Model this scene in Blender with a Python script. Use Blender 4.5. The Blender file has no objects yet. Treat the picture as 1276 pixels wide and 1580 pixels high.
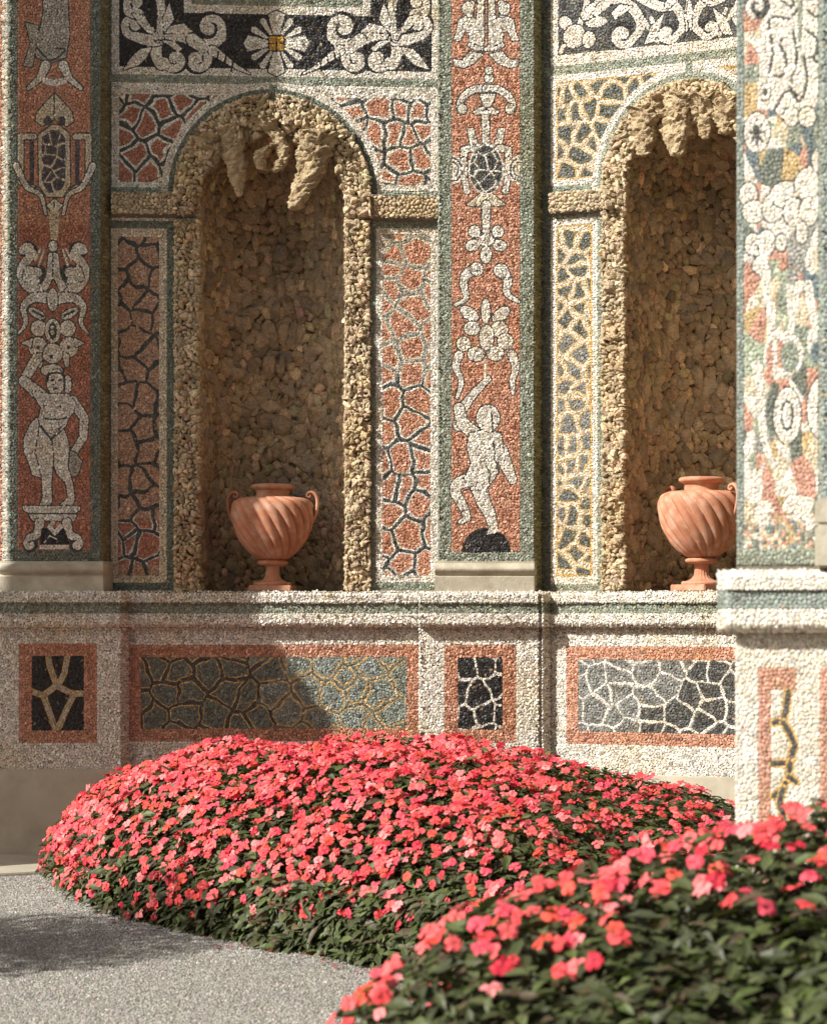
import bpy, math, random
import numpy as np
from mathutils import Vector, Matrix, noise as mnoise

random.seed(7)
rng = np.random.default_rng(7)
scene = bpy.context.scene
COL = scene.collection

# ------------------------------------------------------------------ camera, light, exposure
F, D, VX, HY, ZC = 3500.0, 14.0, 950.0, 950.0, 1.45      # focal in photo px, metres to the wall, eye height
cam_d = bpy.data.cameras.new('camera')
cam = bpy.data.objects.new('camera', cam_d)
COL.objects.link(cam)
cam.location = (0, -D, ZC)
cam.rotation_euler = (math.radians(90), 0, 0)
cam_d.sensor_fit = 'VERTICAL'
cam_d.sensor_height = 36
cam_d.lens = F / 1580 * 36
cam_d.shift_x = (638 - VX) / 1580
cam_d.shift_y = (HY - 790) / 1580
cam_d.clip_end = 2000
cam_d.dof.use_dof = True
cam_d.dof.focus_distance = 13.3
cam_d.dof.aperture_fstop = 4.6
scene.camera = cam

SUN_AZ, SUN_EL = math.radians(52), math.radians(37)       # azimuth measured from the wall's normal towards the left
SUN = Vector((-math.sin(SUN_AZ) * math.cos(SUN_EL), -math.cos(SUN_AZ) * math.cos(SUN_EL), math.sin(SUN_EL)))
world = bpy.data.worlds.new('World')
scene.world = world
world.use_nodes = True
wn = world.node_tree
sky = wn.nodes.new('ShaderNodeTexSky')
sky.sky_type = 'NISHITA'
sky.sun_disc = False
sky.sun_elevation = SUN_EL
sky.sun_rotation = math.atan2(SUN.x, SUN.y)
sky.ozone_density = .4
sky.dust_density = 3.5
wn.links.new(sky.outputs[0], wn.nodes['Background'].inputs[0])
wn.nodes['Background'].inputs[1].default_value = 0.06
sun_d = bpy.data.lights.new('sun', 'SUN')
sun_d.energy = 5.0
sun_d.angle = math.radians(0.5)
sun_d.color = (1.0, 0.967, 0.905)
sun = bpy.data.objects.new('sun', sun_d)
COL.objects.link(sun)
sun.rotation_euler = SUN.to_track_quat('Z', 'Y').to_euler()
scene.view_settings.view_transform = 'Standard'
scene.view_settings.look = 'None'
scene.view_settings.gamma = 1
scene.view_settings.use_curve_mapping = False
scene.view_settings.exposure = 0.5


# ------------------------------------------------------------------ helpers
def srgb(r, g, b):
    return tuple(((c / 255 + .055) / 1.055) ** 2.4 if c > 10 else c / 255 / 12.92 for c in (r, g, b))


def make_mesh(name, co, faces_idx, nper, col=None, smooth=True):
    """co (n,3); faces_idx flat vertex indices, nper corners each face."""
    me = bpy.data.meshes.new(name)
    co = np.ascontiguousarray(co, dtype=np.float32)
    fi = np.ascontiguousarray(faces_idx, dtype=np.int32).ravel()
    nf = len(fi) // nper
    me.vertices.add(len(co))
    me.vertices.foreach_set('co', co.ravel())
    me.loops.add(len(fi))
    me.loops.foreach_set('vertex_index', fi)
    me.polygons.add(nf)
    me.polygons.foreach_set('loop_start', np.arange(0, nf * nper, nper, dtype=np.int32))
    me.update(calc_edges=True)
    me.polygons.foreach_set('use_smooth', np.full(nf, smooth, dtype=bool))
    if col is not None:
        at = me.attributes.new('Col', 'FLOAT_COLOR', 'POINT')
        c4 = np.ones((len(co), 4), dtype=np.float32)
        c4[:, :3] = col
        at.data.foreach_set('color', c4.ravel())
    me.validate()
    return me


def link(name, me, mat=None, parent=None, kind=None):
    o = bpy.data.objects.new(name, me)
    COL.objects.link(o)
    if mat is not None and len(me.materials) == 0:
        me.materials.append(mat)
    if parent is not None:
        o.parent = parent
    if kind:
        o['kind'] = kind
    return o


def empty(name, label, cat, loc=(0, 0, 0), group=None):
    o = bpy.data.objects.new(name, None)
    COL.objects.link(o)
    o.location = loc
    o['label'] = label
    o['category'] = cat
    o['kind'] = 'thing'
    if group:
        o['group'] = group
    return o


def hash2(ix, iy, seed):
    h = (ix.astype(np.int64) * 374761393 + iy.astype(np.int64) * 668265263 + seed * 982451653) & 0xFFFFFFFF
    h = ((h ^ (h >> 13)) * 1274126177) & 0xFFFFFFFF
    return ((h ^ (h >> 16)) & 0xFFFFFF) / float(0xFFFFFF)


def vnoise(x, y, scale, seed=0):
    x = np.asarray(x, float) / scale
    y = np.asarray(y, float) / scale
    ix, iy = np.floor(x), np.floor(y)
    fx, fy = x - ix, y - iy
    fx, fy = fx * fx * (3 - 2 * fx), fy * fy * (3 - 2 * fy)
    ix, iy = ix.astype(int), iy.astype(int)
    a, b = hash2(ix, iy, seed), hash2(ix + 1, iy, seed)
    c, d = hash2(ix, iy + 1, seed), hash2(ix + 1, iy + 1, seed)
    return (a + (b - a) * fx) * (1 - fy) + (c + (d - c) * fx) * fy


# ------------------------------------------------------------------ materials
def new_mat(name):
    m = bpy.data.materials.new(name)
    m.use_nodes = True
    return m, m.node_tree, m.node_tree.nodes['Principled BSDF']


def attr_mat(name, rough, spec, noise_scale=60, amount=.35, bump=0.0, bump_scale=200):
    m, t, b = new_mat(name)
    at = t.nodes.new('ShaderNodeAttribute'); at.attribute_name = 'Col'
    nz = t.nodes.new('ShaderNodeTexNoise'); nz.inputs['Scale'].default_value = noise_scale; nz.inputs['Detail'].default_value = 4
    geo = t.nodes.new('ShaderNodeNewGeometry')
    t.links.new(geo.outputs['Position'], nz.inputs['Vector'])
    mr = t.nodes.new('ShaderNodeMapRange')
    mr.inputs['From Min'].default_value = .3; mr.inputs['From Max'].default_value = .7
    mr.inputs['To Min'].default_value = 1 - amount; mr.inputs['To Max'].default_value = 1 + amount * .5
    t.links.new(nz.outputs['Fac'], mr.inputs['Value'])
    mx = t.nodes.new('ShaderNodeVectorMath'); mx.operation = 'SCALE'
    t.links.new(at.outputs['Color'], mx.inputs[0]); t.links.new(mr.outputs[0], mx.inputs['Scale'])
    t.links.new(mx.outputs[0], b.inputs['Base Color'])
    b.inputs['Roughness'].default_value = rough
    b.inputs['Specular IOR Level'].default_value = spec
    if bump:
        n2 = t.nodes.new('ShaderNodeTexNoise'); n2.inputs['Scale'].default_value = bump_scale; n2.inputs['Detail'].default_value = 5
        t.links.new(geo.outputs['Position'], n2.inputs['Vector'])
        bp = t.nodes.new('ShaderNodeBump'); bp.inputs['Strength'].default_value = bump; bp.inputs['Distance'].default_value = .01
        t.links.new(n2.outputs['Fac'], bp.inputs['Height']); t.links.new(bp.outputs[0], b.inputs['Normal'])
    return m


def noise_mat(name, c1, c2, scale, rough=.8, spec=.3, bump=.3, bump_scale=80, dist=.01, rand=0.0, detail=6, c3=None, scale3=2.0):
    """Two tones mixed by noise, a third by a larger noise (stains), optional per-object brightness."""
    m, t, b = new_mat(name)
    geo = t.nodes.new('ShaderNodeNewGeometry')
    nz = t.nodes.new('ShaderNodeTexNoise'); nz.inputs['Scale'].default_value = scale; nz.inputs['Detail'].default_value = detail
    t.links.new(geo.outputs['Position'], nz.inputs['Vector'])
    cr = t.nodes.new('ShaderNodeValToRGB')
    cr.color_ramp.elements[0].position = .35; cr.color_ramp.elements[0].color = (*c1, 1)
    cr.color_ramp.elements[1].position = .65; cr.color_ramp.elements[1].color = (*c2, 1)
    t.links.new(nz.outputs['Fac'], cr.inputs[0])
    out = cr.outputs[0]
    if c3:
        n3 = t.nodes.new('ShaderNodeTexNoise'); n3.inputs['Scale'].default_value = scale3; n3.inputs['Detail'].default_value = 8
        n3.inputs['Roughness'].default_value = .65
        t.links.new(geo.outputs['Position'], n3.inputs['Vector'])
        r3 = t.nodes.new('ShaderNodeMapRange'); r3.inputs['From Min'].default_value = .46; r3.inputs['From Max'].default_value = .7
        t.links.new(n3.outputs['Fac'], r3.inputs['Value'])
        mx = t.nodes.new('ShaderNodeMix'); mx.data_type = 'RGBA'
        t.links.new(r3.outputs[0], mx.inputs[0]); t.links.new(out, mx.inputs[6]); mx.inputs[7].default_value = (*c3, 1)
        out = mx.outputs[2]
    if rand:
        oi = t.nodes.new('ShaderNodeObjectInfo')
        mr = t.nodes.new('ShaderNodeMapRange'); mr.inputs['To Min'].default_value = 1 - rand; mr.inputs['To Max'].default_value = 1 + rand
        t.links.new(oi.outputs['Random'], mr.inputs['Value'])
        vm = t.nodes.new('ShaderNodeVectorMath'); vm.operation = 'SCALE'
        t.links.new(out, vm.inputs[0]); t.links.new(mr.outputs[0], vm.inputs['Scale'])
        out = vm.outputs[0]
    t.links.new(out, b.inputs['Base Color'])
    b.inputs['Roughness'].default_value = rough
    b.inputs['Specular IOR Level'].default_value = spec
    if bump:
        n2 = t.nodes.new('ShaderNodeTexNoise'); n2.inputs['Scale'].default_value = bump_scale; n2.inputs['Detail'].default_value = 8
        t.links.new(geo.outputs['Position'], n2.inputs['Vector'])
        bp = t.nodes.new('ShaderNodeBump'); bp.inputs['Strength'].default_value = bump; bp.inputs['Distance'].default_value = dist
        t.links.new(n2.outputs['Fac'], bp.inputs['Height']); t.links.new(bp.outputs[0], b.inputs['Normal'])
    return m


M_PEB = attr_mat('mosaic_pebble', .5, .32, 90, .28)
M_TUFA = attr_mat('tufa_lump', .92, .15, 70, .4, 1.0, 120)
M_MORTAR = noise_mat('mortar', (.16, .14, .11), (.23, .2, .155), 30, .95, .1, .4, 150)
M_SHELL = noise_mat('grotto_mortar', (.11, .075, .045), (.17, .12, .07), 12, .95, .1, .6, 60)
M_TSTONE = noise_mat('tufa_stone', (.47, .35, .215), (.64, .49, .32), 22, .92, .12, 1.0, 60, .03, .26, 8, (.36, .32, .26), 5)
M_STAL = noise_mat('stalactite_rock', (.38, .28, .165), (.54, .43, .275), 18, .92, .15, 1.0, 70, .02, .1, 8)
M_STONE = noise_mat('pale_stone', (.41, .37, .285), (.53, .485, .38), 9, .8, .2, .5, 70, .006, 0, 8, (.29, .255, .185), 4)
M_PLINTH = noise_mat('plaster_plinth', (.43, .38, .29), (.50, .45, .35), 5, .85, .2, .25, 60, .006, 0, 8, (.34, .3, .225), 2.6)
M_TERRA = noise_mat('terracotta', (.42, .18, .10), (.53, .25, .15), 14, .85, .15, .3, 140, .003, 0, 8, (.58, .38, .28), 11)

# ------------------------------------------------------------------ mosaic canvas: designs are laid out flat, every pebble takes the colour of the spot it lies on
PAL = {
    'white': (.70, .655, .565), 'cream': (.62, .54, .40), 'grey': (.33, .32, .285), 'green': (.275, .30, .235), 'dkgreen': (.165, .185, .15),
    'teal': (.25, .285, .25), 'red': (.50, .255, .165), 'tan': (.47, .305, .205), 'brick': (.41, .18, .115), 'black': (.034, .032, .031), 'dark': (.085, .086, .08), 'mgrey': (.215, .215, .195), 'paleochre': (.53, .39, .20), 'dkslate': (.125, .128, .105),
    'slate': (.165, .18, .145), 'ochre': (.58, .38, .14), 'gold': (.62, .36, .07), 'line': (.075, .08, .075), 'purple': (.11, .095, .105),
    'moss': (.25, .235, .12), 'lgrey': (.44, .41, .35), 'blue': (.16, .20, .21), 'lgreen': (.38, .42, .31), 'tufa': (.56, .45, .30), 'pinkred': (.52, .29, .21),
}


class Canvas:
    S = 1.5

    def __init__(self, a0, b0, a1, b1, dref, y0, m, X0, seed=1, S=1.5):
        self.S = S
        self.a0, self.b0, self.a1, self.b1 = a0, b0, a1, b1
        self.W, self.H = int((a1 - a0) * S), int((b1 - b0) * S)
        self.lab = np.zeros((self.H, self.W), np.int16)
        self.dref, self.y0, self.m, self.X0 = dref, y0, m, X0
        self.s = math.sqrt(1 + m * m)
        self.names = [None]
        self.off = 0.0
        self.rng = np.random.default_rng(seed)
        self.offmap = lambda a, b: np.zeros_like(a)

    # geometry of the wall plane
    def depth(self, a, off):
        k = (a - VX) / F
        return (D + self.y0 - self.m * self.X0 - off * self.s) / (1 - self.m * k)

    def P(self, a, b, extra=0.0):
        a = np.asarray(a, float); b = np.asarray(b, float)
        d = self.depth(a, self.offmap(a, b) + extra)
        return np.stack([(a - VX) / F * d, d - D, ZC + (HY - b) / F * self.dref], -1)

    def P_off(self, a, b, off):
        d = self.depth(a, off)
        return Vector(((a - VX) / F * d, d - D, ZC + (HY - b) / F * self.dref))

    def conv(self, px, py):
        """a photo pixel on this wall -> flat design coordinates (level lines stay level on the wall)"""
        return px, HY - (HY - py) * self.depth(px, self.off) / self.dref

    def L(self, colour, cls):
        key = (colour, cls)
        if key not in self.names:
            self.names.append(key)
        return self.names.index(key)

    # drawing; all take photo pixels
    def _box(self, x0, y0, x1, y1):
        i0 = max(0, int((y0 - self.b0) * self.S)); i1 = min(self.H, int((y1 - self.b0) * self.S) + 2)
        j0 = max(0, int((x0 - self.a0) * self.S)); j1 = min(self.W, int((x1 - self.a0) * self.S) + 2)
        if i1 <= i0 or j1 <= j0:
            return None
        yy, xx = np.mgrid[i0:i1, j0:j1]
        return i0, i1, j0, j1, (xx + .5) / self.S + self.a0, (yy + .5) / self.S + self.b0

    def rect(self, x0, y0, x1, y1, l, raw=False):
        if not raw:
            xm = (x0 + x1) / 2
            y0 = self.conv(xm, y0)[1]; y1 = self.conv(xm, y1)[1]
        i0, i1 = [int(round((y - self.b0) * self.S)) for y in (y0, y1)]
        j0, j1 = [int(round((x - self.a0) * self.S)) for x in (x0, x1)]
        self.lab[max(0, i0):max(0, i1), max(0, j0):max(0, j1)] = l

    def poly(self, pts, l, ol=None, ow=1.6):
        if ol:
            self.stroke(list(pts) + [pts[0]], 2 * ow, ol)
        P = [self.conv(*p) for p in pts]
        xs, ys = [p[0] for p in P], [p[1] for p in P]
        r = self._box(min(xs), min(ys), max(xs), max(ys))
        if r is None:
            return
        i0, i1, j0, j1, X, Y = r
        ins = np.zeros(X.shape, bool)
        n = len(P)
        for i in range(n):
            (xa, ya), (xb, yb) = P[i], P[(i + 1) % n]
            if ya == yb:
                continue
            c = ((ya > Y) != (yb > Y)) & (X < (xb - xa) * (Y - ya) / (yb - ya) + xa)
            ins ^= c
        self.lab[i0:i1, j0:j1][ins] = l

    def stroke(self, pts, w, l, w2=None, ol=None, ow=1.6):
        P = [self.conv(*p) for p in pts]
        n = len(P) - 1
        for ps in ((ol, ow), (l, 0)):
            if not ps[0]:
                continue
            for i in range(n):
                ra = (w + ((w2 if w2 is not None else w) - w) * i / n) / 2 + ps[1]
                rb = (w + ((w2 if w2 is not None else w) - w) * (i + 1) / n) / 2 + ps[1]
                (xa, ya), (xb, yb) = P[i], P[i + 1]
                R = max(ra, rb)
                r = self._box(min(xa, xb) - R, min(ya, yb) - R, max(xa, xb) + R, max(ya, yb) + R)
                if r is None:
                    continue
                i0, i1, j0, j1, X, Y = r
                dx, dy = xb - xa, yb - ya
                t = np.clip(((X - xa) * dx + (Y - ya) * dy) / (dx * dx + dy * dy + 1e-9), 0, 1)
                ds = np.hypot(X - xa - t * dx, Y - ya - t * dy)
                self.lab[i0:i1, j0:j1][ds <= ra + (rb - ra) * t] = ps[0]

    def ell(self, cx, cy, rx, ry, l, rot=0, ol=None, ow=1.6):
        cx, cy = self.conv(cx, cy)
        R = max(rx, ry) + ow
        r = self._box(cx - R, cy - R, cx + R, cy + R)
        if r is None:
            return
        i0, i1, j0, j1, X, Y = r
        c, s = math.cos(rot), math.sin(rot)
        u = (X - cx) * c + (Y - cy) * s
        v = -(X - cx) * s + (Y - cy) * c
        if ol:
            self.lab[i0:i1, j0:j1][(u / (rx + ow)) ** 2 + (v / (ry + ow)) ** 2 <= 1] = ol
        self.lab[i0:i1, j0:j1][(u / rx) ** 2 + (v / ry) ** 2 <= 1] = l

    def spiral(self, cx, cy, r, a0, turns, sgn, w, l, lead=None, ol=None, w0=None):
        """volute: an optional lead-in path, then a spiral that winds in to the centre"""
        turns *= .84; w *= 1.16
        pts = []
        n = int(26 * turns)
        for i in range(n + 1):
            t = i / n
            rr = r * (1 - t) ** .8 * .93 + r * .07
            an = a0 + sgn * t * turns * 2 * math.pi
            pts.append((cx + rr * math.cos(an), cy + rr * math.sin(an)))
        if ol:
            self.ell(cx, cy, r + w * .35, r + w * .35, ol)
        if lead:
            lead = smooth_path(list(lead) + [pts[0]])
            self.stroke(lead, (w0 if w0 else w) * 1.22, l, w * .8, ol)
        self.stroke(pts, w * .8, l, w * .46)
        self.ell(cx, cy, w * .38, w * .38, l)

    def crackle(self, x0, y0, x1, y1, sx, sy, layers, base, jit=.42, only=None, wvar=.5):
        """cells divided by veins: layers = [(half width, label), ...] from the vein outwards"""
        xm = (x0 + x1) / 2
        yb0, yb1 = self.conv(xm, y0)[1], self.conv(xm, y1)[1]
        r = self._box(x0, yb0, x1, yb1)
        i0, i1, j0, j1, X, Y = r
        inr = (X < x1) & (Y < yb1) & (X >= x0) & (Y >= yb0)
        nx, ny = int((x1 - x0) / sx) + 3, int((yb1 - yb0) / sy) + 3
        sd = []
        for j in range(-1, ny):
            for i in range(-1, nx):
                sd.append((x0 + (i + .5 + (.5 if j % 2 else 0) + self.rng.uniform(-jit, jit)) * sx, yb0 + (j + .5 + self.rng.uniform(-jit, jit)) * sy))
        sd = np.array(sd)
        wx = (vnoise(X, Y, 14, 5) - .5) * 7; wy = (vnoise(X, Y, 14, 9) - .5) * 7
        Xw, Yw = X + wx, Y + wy
        F1 = np.full(X.shape, 1e9); F2 = F1.copy()
        p1 = np.zeros(X.shape + (2,)); p2 = p1.copy()
        for sx_, sy_ in sd:
            dd = (Xw - sx_) ** 2 + (Yw - sy_) ** 2
            c1 = dd < F1
            c2 = (~c1) & (dd < F2)
            F2 = np.where(c1, F1, np.where(c2, dd, F2))
            p2[c1] = p1[c1]; p2[c2] = (sx_, sy_)
            F1 = np.where(c1, dd, F1)
            p1[c1] = (sx_, sy_)
        e = (F2 - F1) / (2 * np.hypot(p2[..., 0] - p1[..., 0], p2[..., 1] - p1[..., 1]) + 1e-6)
        e = e / (1 + wvar * (vnoise(X, Y, 30, 3) - .5))
        out = np.zeros(X.shape, np.int16)
        out[:] = base if not callable(base) else base(X, Y, p1)
        for w, l in reversed(layers):
            q = e < w
            out[q] = l(X, Y)[q] if callable(l) else l
        sub = self.lab[i0:i1, j0:j1]
        if only is not None:
            inr &= np.isin(sub, only)
        sub[inr] = out[inr]

    # pebbles: cells of like colour, relaxed, then fitted with an ellipse
    def cells(self, mask, sp, iters=2, jitter=.4):
        S = self.S
        ii, jj = np.nonzero(mask & (self.lab > 0))
        lab = self.lab[ii, jj].astype(np.int64)
        x, y = jj + .5, ii + .5
        g = sp * S
        gy = g * .9
        nbx, nby = int(self.W / g) + 3, int(self.H / gy) + 2
        br = (y / gy).astype(np.int64)
        bc = ((x + (br % 2) * g / 2) / g).astype(np.int64)
        NL = len(self.names)
        key = (br * nbx + bc) * NL + lab
        uk, inv = np.unique(key, return_inverse=True)
        n = len(uk)
        idx = np.full((nby + 2) * nbx * NL + NL * nbx * 2, -1, np.int32)
        idx[uk] = np.arange(n)
        cnt = np.bincount(inv, minlength=n)
        cx = np.bincount(inv, x, n) / cnt + self.rng.normal(0, jitter * g, n) * .6
        cy = np.bincount(inv, y, n) / cnt + self.rng.normal(0, jitter * g, n) * .6
        wt = np.exp(self.rng.normal(0, getattr(self, 'wvar', .26), n)); sa_ = self.rng.uniform(0, 3.1416, n); st = np.exp(self.rng.uniform(.1, .55, n))
        m11 = wt * (st * np.cos(sa_) ** 2 + np.sin(sa_) ** 2 / st); m22 = wt * (st * np.sin(sa_) ** 2 + np.cos(sa_) ** 2 / st); m12 = wt * (st - 1 / st) * np.cos(sa_) * np.sin(sa_)
        for it in range(iters):
            best = np.full(len(x), 1e18); who = inv.copy()
            for dr in (-1, 0, 1):
                for dc in (-1, 0, 1):
                    kk = ((br + dr) * nbx + bc + dc) * NL + lab
                    ok = (kk >= 0)
                    cand = idx[np.where(ok, kk, 0)]
                    cand = np.where(ok, cand, -1)
                    c = np.maximum(cand, 0)
                    ex = x - cx[c]; ey = y - cy[c]
                    d = m11[c] * ex * ex + m22[c] * ey * ey + 2 * m12[c] * ex * ey
                    t = (cand >= 0) & (d < best)
                    best[t] = d[t]; who[t] = cand[t]
            cnt = np.bincount(who, minlength=n)
            cc = np.maximum(cnt, 1)
            cx = np.where(cnt > 0, np.bincount(who, x, n) / cc, cx)
            cy = np.where(cnt > 0, np.bincount(who, y, n) / cc, cy)
        dx, dy = x - cx[who], y - cy[who]
        sxx = np.bincount(who, dx * dx, n) / cc + 1 / 12
        syy = np.bincount(who, dy * dy, n) / cc + 1 / 12
        sxy = np.bincount(who, dx * dy, n) / cc
        l_ = (uk % NL)
        keep = cnt >= max(4, .09 * g * gy)
        tr, df = (sxx + syy) / 2, np.sqrt(((sxx - syy) / 2) ** 2 + sxy ** 2)
        r1, r2 = 2 * np.sqrt(tr + df) / S, 2 * np.sqrt(np.maximum(tr - df, .05)) / S
        th = .5 * np.arctan2(2 * sxy, sxx - syy)
        k = keep
        return dict(a=cx[k] / S + self.a0, b=cy[k] / S + self.b0, r1=r1[k], r2=r2[k], th=th[k], lab=l_[k])


def smooth_path(pts, n=6):
    """Catmull-Rom through the points"""
    out = []
    P = [pts[0]] + list(pts) + [pts[-1]]
    for i in range(1, len(P) - 2):
        p0, p1, p2, p3 = P[i - 1], P[i], P[i + 1], P[i + 2]
        for j in range(n):
            t = j / n
            out.append(tuple(.5 * (2 * p1[k] + (p2[k] - p0[k]) * t + (2 * p0[k] - 5 * p1[k] + 4 * p2[k] - p3[k]) * t * t + (3 * p1[k] - p0[k] - 3 * p2[k] + p3[k]) * t ** 3) for k in range(len(p1))))
    out.append(tuple(pts[-1]))
    return out


def frames(cv, c, extra=0.0):
    e = .6
    P = cv.P(c['a'], c['b'], extra)
    ta = (cv.P(c['a'] + e, c['b'], extra) - cv.P(c['a'] - e, c['b'], extra)) / (2 * e)
    tb = (cv.P(c['a'], c['b'] + e, extra) - cv.P(c['a'], c['b'] - e, extra)) / (2 * e)
    # keep steps from stretching the pebbles without limit
    u = np.linalg.norm(np.array([1, 0, 0])) * cv.dref / F
    for t in (ta, tb):
        ln = np.linalg.norm(t, axis=1, keepdims=True)
        t *= np.minimum(1, 2.6 * u / np.maximum(ln, 1e-9))
    N = np.cross(tb, ta)
    N /= np.linalg.norm(N, axis=1, keepdims=True) + 1e-12
    flip = N[:, 1] > .3
    N[flip] *= -1
    co, si = np.cos(c['th'])[:, None], np.sin(c['th'])[:, None]
    V1 = (ta * co + tb * si) * c['r1'][:, None]
    V2 = (-ta * si + tb * co) * c['r2'][:, None]
    return P, V1, V2, N


def pebble_mesh(name, P, V1, V2, N, h, col, nseg=6, rough=.13, tilt=.16, levels=((1.0, -.35), (.8, .55)), g=None, smooth=True):
    g = g or rng
    n = len(P)
    nv = nseg * len(levels) + 1
    co = np.empty((n, nv, 3), np.float32)
    a0 = g.uniform(0, 6.28, (n, 1))
    an = a0 + np.arange(nseg)[None] * 2 * np.pi / nseg
    ca, sa = np.cos(an)[..., None], np.sin(an)[..., None]
    rad = 1 + g.normal(0, rough, (n, nseg))[..., None]
    tx, ty = g.normal(0, tilt, (n, 1, 1)), g.normal(0, tilt, (n, 1, 1))
    hN = (h[:, None] * N)[:, None, :]
    r2 = np.linalg.norm(V2, axis=1)[:, None, None]; r1 = np.linalg.norm(V1, axis=1)[:, None, None]
    k = 0
    for (rr, zz) in levels:
        jz = g.normal(0, .12, (n, nseg, 1))
        base = P[:, None] + (V1[:, None] * ca + V2[:, None] * sa) * rad * rr
        co[:, k:k + nseg] = base + hN * (zz + jz * (1 if zz > 0 else 0)) + N[:, None] * (r1 * ca * tx + r2 * sa * ty) * rr * .8 * (1 if zz > 0 else 0)
        k += nseg
    co[:, k] = P + h[:, None] * N * (.95 + g.normal(0, .12, (n, 1)))
    tris = []
    for l in range(len(levels) - 1):
        for i in range(nseg):
            j = (i + 1) % nseg
            q = (l * nseg + i, l * nseg + j, (l + 1) * nseg + j, (l + 1) * nseg + i)
            tris += [(q[0], q[1], q[2]), (q[0], q[2], q[3])]
    o = (len(levels) - 1) * nseg
    for i in range(nseg):
        tris.append((o + i, o + (i + 1) % nseg, nv - 1))
    tris = np.array(tris)
    # orientation
    v = co[0]
    t = tris[-1]
    nn = np.cross(v[t[1]] - v[t[0]], v[t[2]] - v[t[0]])
    if np.dot(nn, N[0]) < 0:
        tris = tris[:, ::-1]
    idx = (tris[None] + (np.arange(n) * nv)[:, None, None]).ravel()
    cc = np.repeat(col[:, None], nv, 1).reshape(-1, 3)
    return make_mesh(name, co.reshape(-1, 3), idx, 3, cc, smooth)


def pebble_cols(cv, c, var=.16, stain=.3, seed=0):
    base = np.array([(0, 0, 0)] + [PAL[k[0]] for k in cv.names[1:]])
    col = base[c['lab']]
    n = len(col)
    col = col * np.exp(cv.rng.normal(0, var, (n, 1))) * np.exp(cv.rng.normal(0, var * .14, (n, 3)))
    # weathering: brownish and mossy patches, a few odd stones
    s = vnoise(c['a'], c['b'], 90, 11 + seed) * .6 + vnoise(c['a'], c['b'], 28, 12 + seed) * .4
    s = np.clip((s - .5) * 4, 0, 1)[:, None] * stain
    col = col * (1 - s) + col * np.array([.88, .72, .46]) * s
    odd = cv.rng.random(n) < .02
    col[odd] = col[odd] * .5 + np.array([.4, .28, .14]) * .5
    return np.clip(col, .01, .85)


def backing(cv, name, a0, b0, a1, b1, step=4.0, hole=None, mat=M_MORTAR, parent=None, inset=-.004, xs=(), ys=()):
    A = np.unique(np.concatenate([np.arange(a0, a1, step), [a1], [x for x in xs if a0 < x < a1]]))
    B = np.unique(np.concatenate([np.arange(b0, b1, step), [b1], [y for y in ys if b0 < y < b1]]))
    AA, BB = np.meshgrid(A, B)
    co = cv.P(AA.ravel(), BB.ravel(), inset)
    na, nb = len(A), len(B)
    q = np.arange(na * nb).reshape(nb, na)
    f = np.stack([q[1:, :-1], q[1:, 1:], q[:-1, 1:], q[:-1, :-1]], -1).reshape(-1, 4)
    if hole is not None:
        am = ((A[1:] + A[:-1]) / 2)[None].repeat(nb - 1, 0).ravel(); bm = ((B[1:] + B[:-1]) / 2)[:, None].repeat(na - 1, 1).ravel()
        f = f[~hole(am, bm)]
    return link(name, make_mesh(name, co, f.ravel(), 4, None, False), mat, parent)


def box_mesh(name, x0, y0, z0, x1, y1, z1, bevel=0.0, seg=2):
    import bmesh
    bm = bmesh.new()
    bmesh.ops.create_cube(bm, size=1)
    for v in bm.verts:
        v.co = Vector(((x0 + x1) / 2 + v.co.x * (x1 - x0), (y0 + y1) / 2 + v.co.y * (y1 - y0), (z0 + z1) / 2 + v.co.z * (z1 - z0)))
    if bevel:
        bmesh.ops.bevel(bm, geom=bm.edges[:], offset=bevel, segments=seg, affect='EDGES')
    me = bpy.data.meshes.new(name)
    bm.to_mesh(me); bm.free()
    return me


def prism_mesh(name, pts, z0, z1, bevel=0.0):
    """vertical prism over a plan polygon (counter-clockwise)"""
    import bmesh
    bm = bmesh.new()
    lo = [bm.verts.new((p[0], p[1], z0)) for p in pts]
    hi = [bm.verts.new((p[0], p[1], z1)) for p in pts]
    n = len(pts)
    bm.faces.new(lo[::-1]); bm.faces.new(hi)
    for i in range(n):
        bm.faces.new((lo[i], lo[(i + 1) % n], hi[(i + 1) % n], hi[i]))
    bmesh.ops.recalc_face_normals(bm, faces=bm.faces[:])
    if bevel:
        bmesh.ops.bevel(bm, geom=bm.edges[:], offset=bevel, segments=2, affect='EDGES')
    me = bpy.data.meshes.new(name)
    bm.to_mesh(me); bm.free()
    return me


def ramp(a, x0, x1):
    return np.clip((a - x0) / (x1 - x0), 0, 1)


def ledge_profile(b, t, e):
    """protrusion of the ledge by height: rounded nose, a shallow green groove, rounded lower roll (t = top, e = end)"""
    h = e - t
    u = (b - t) / h
    nose = .075 * np.sqrt(np.clip(1 - np.clip((.12 - u) / .12, 0, 1) ** 2, 0, 1))
    out = np.where(u < .34, nose, np.where(u < .64, .062, .078))
    out = np.where(u > .84, .078 * np.sqrt(np.clip(1 - ((u - .84) / .16) ** 2, 0, 1)), out)
    return np.where((u < 0) | (u > 1), 0, out)


# ================================================================== THE MOSAIC WALL
nymph = empty('nymphaeum', 'curved pebble mosaic wall with two arched tufa niches and pilasters behind the flowers', 'mosaic wall')
T0 = -110          # the designs reach this far above the picture
XJ = (835 - VX) / F * D
LT = Canvas(-230, T0, 836, 1182, D, 0.0, .075, XJ, 1)
RT = Canvas(836, T0, 1330, 1200, D, 0.0, -.43, XJ, 2)
PIL, PED, DADO = .12, .10, .02


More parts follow.
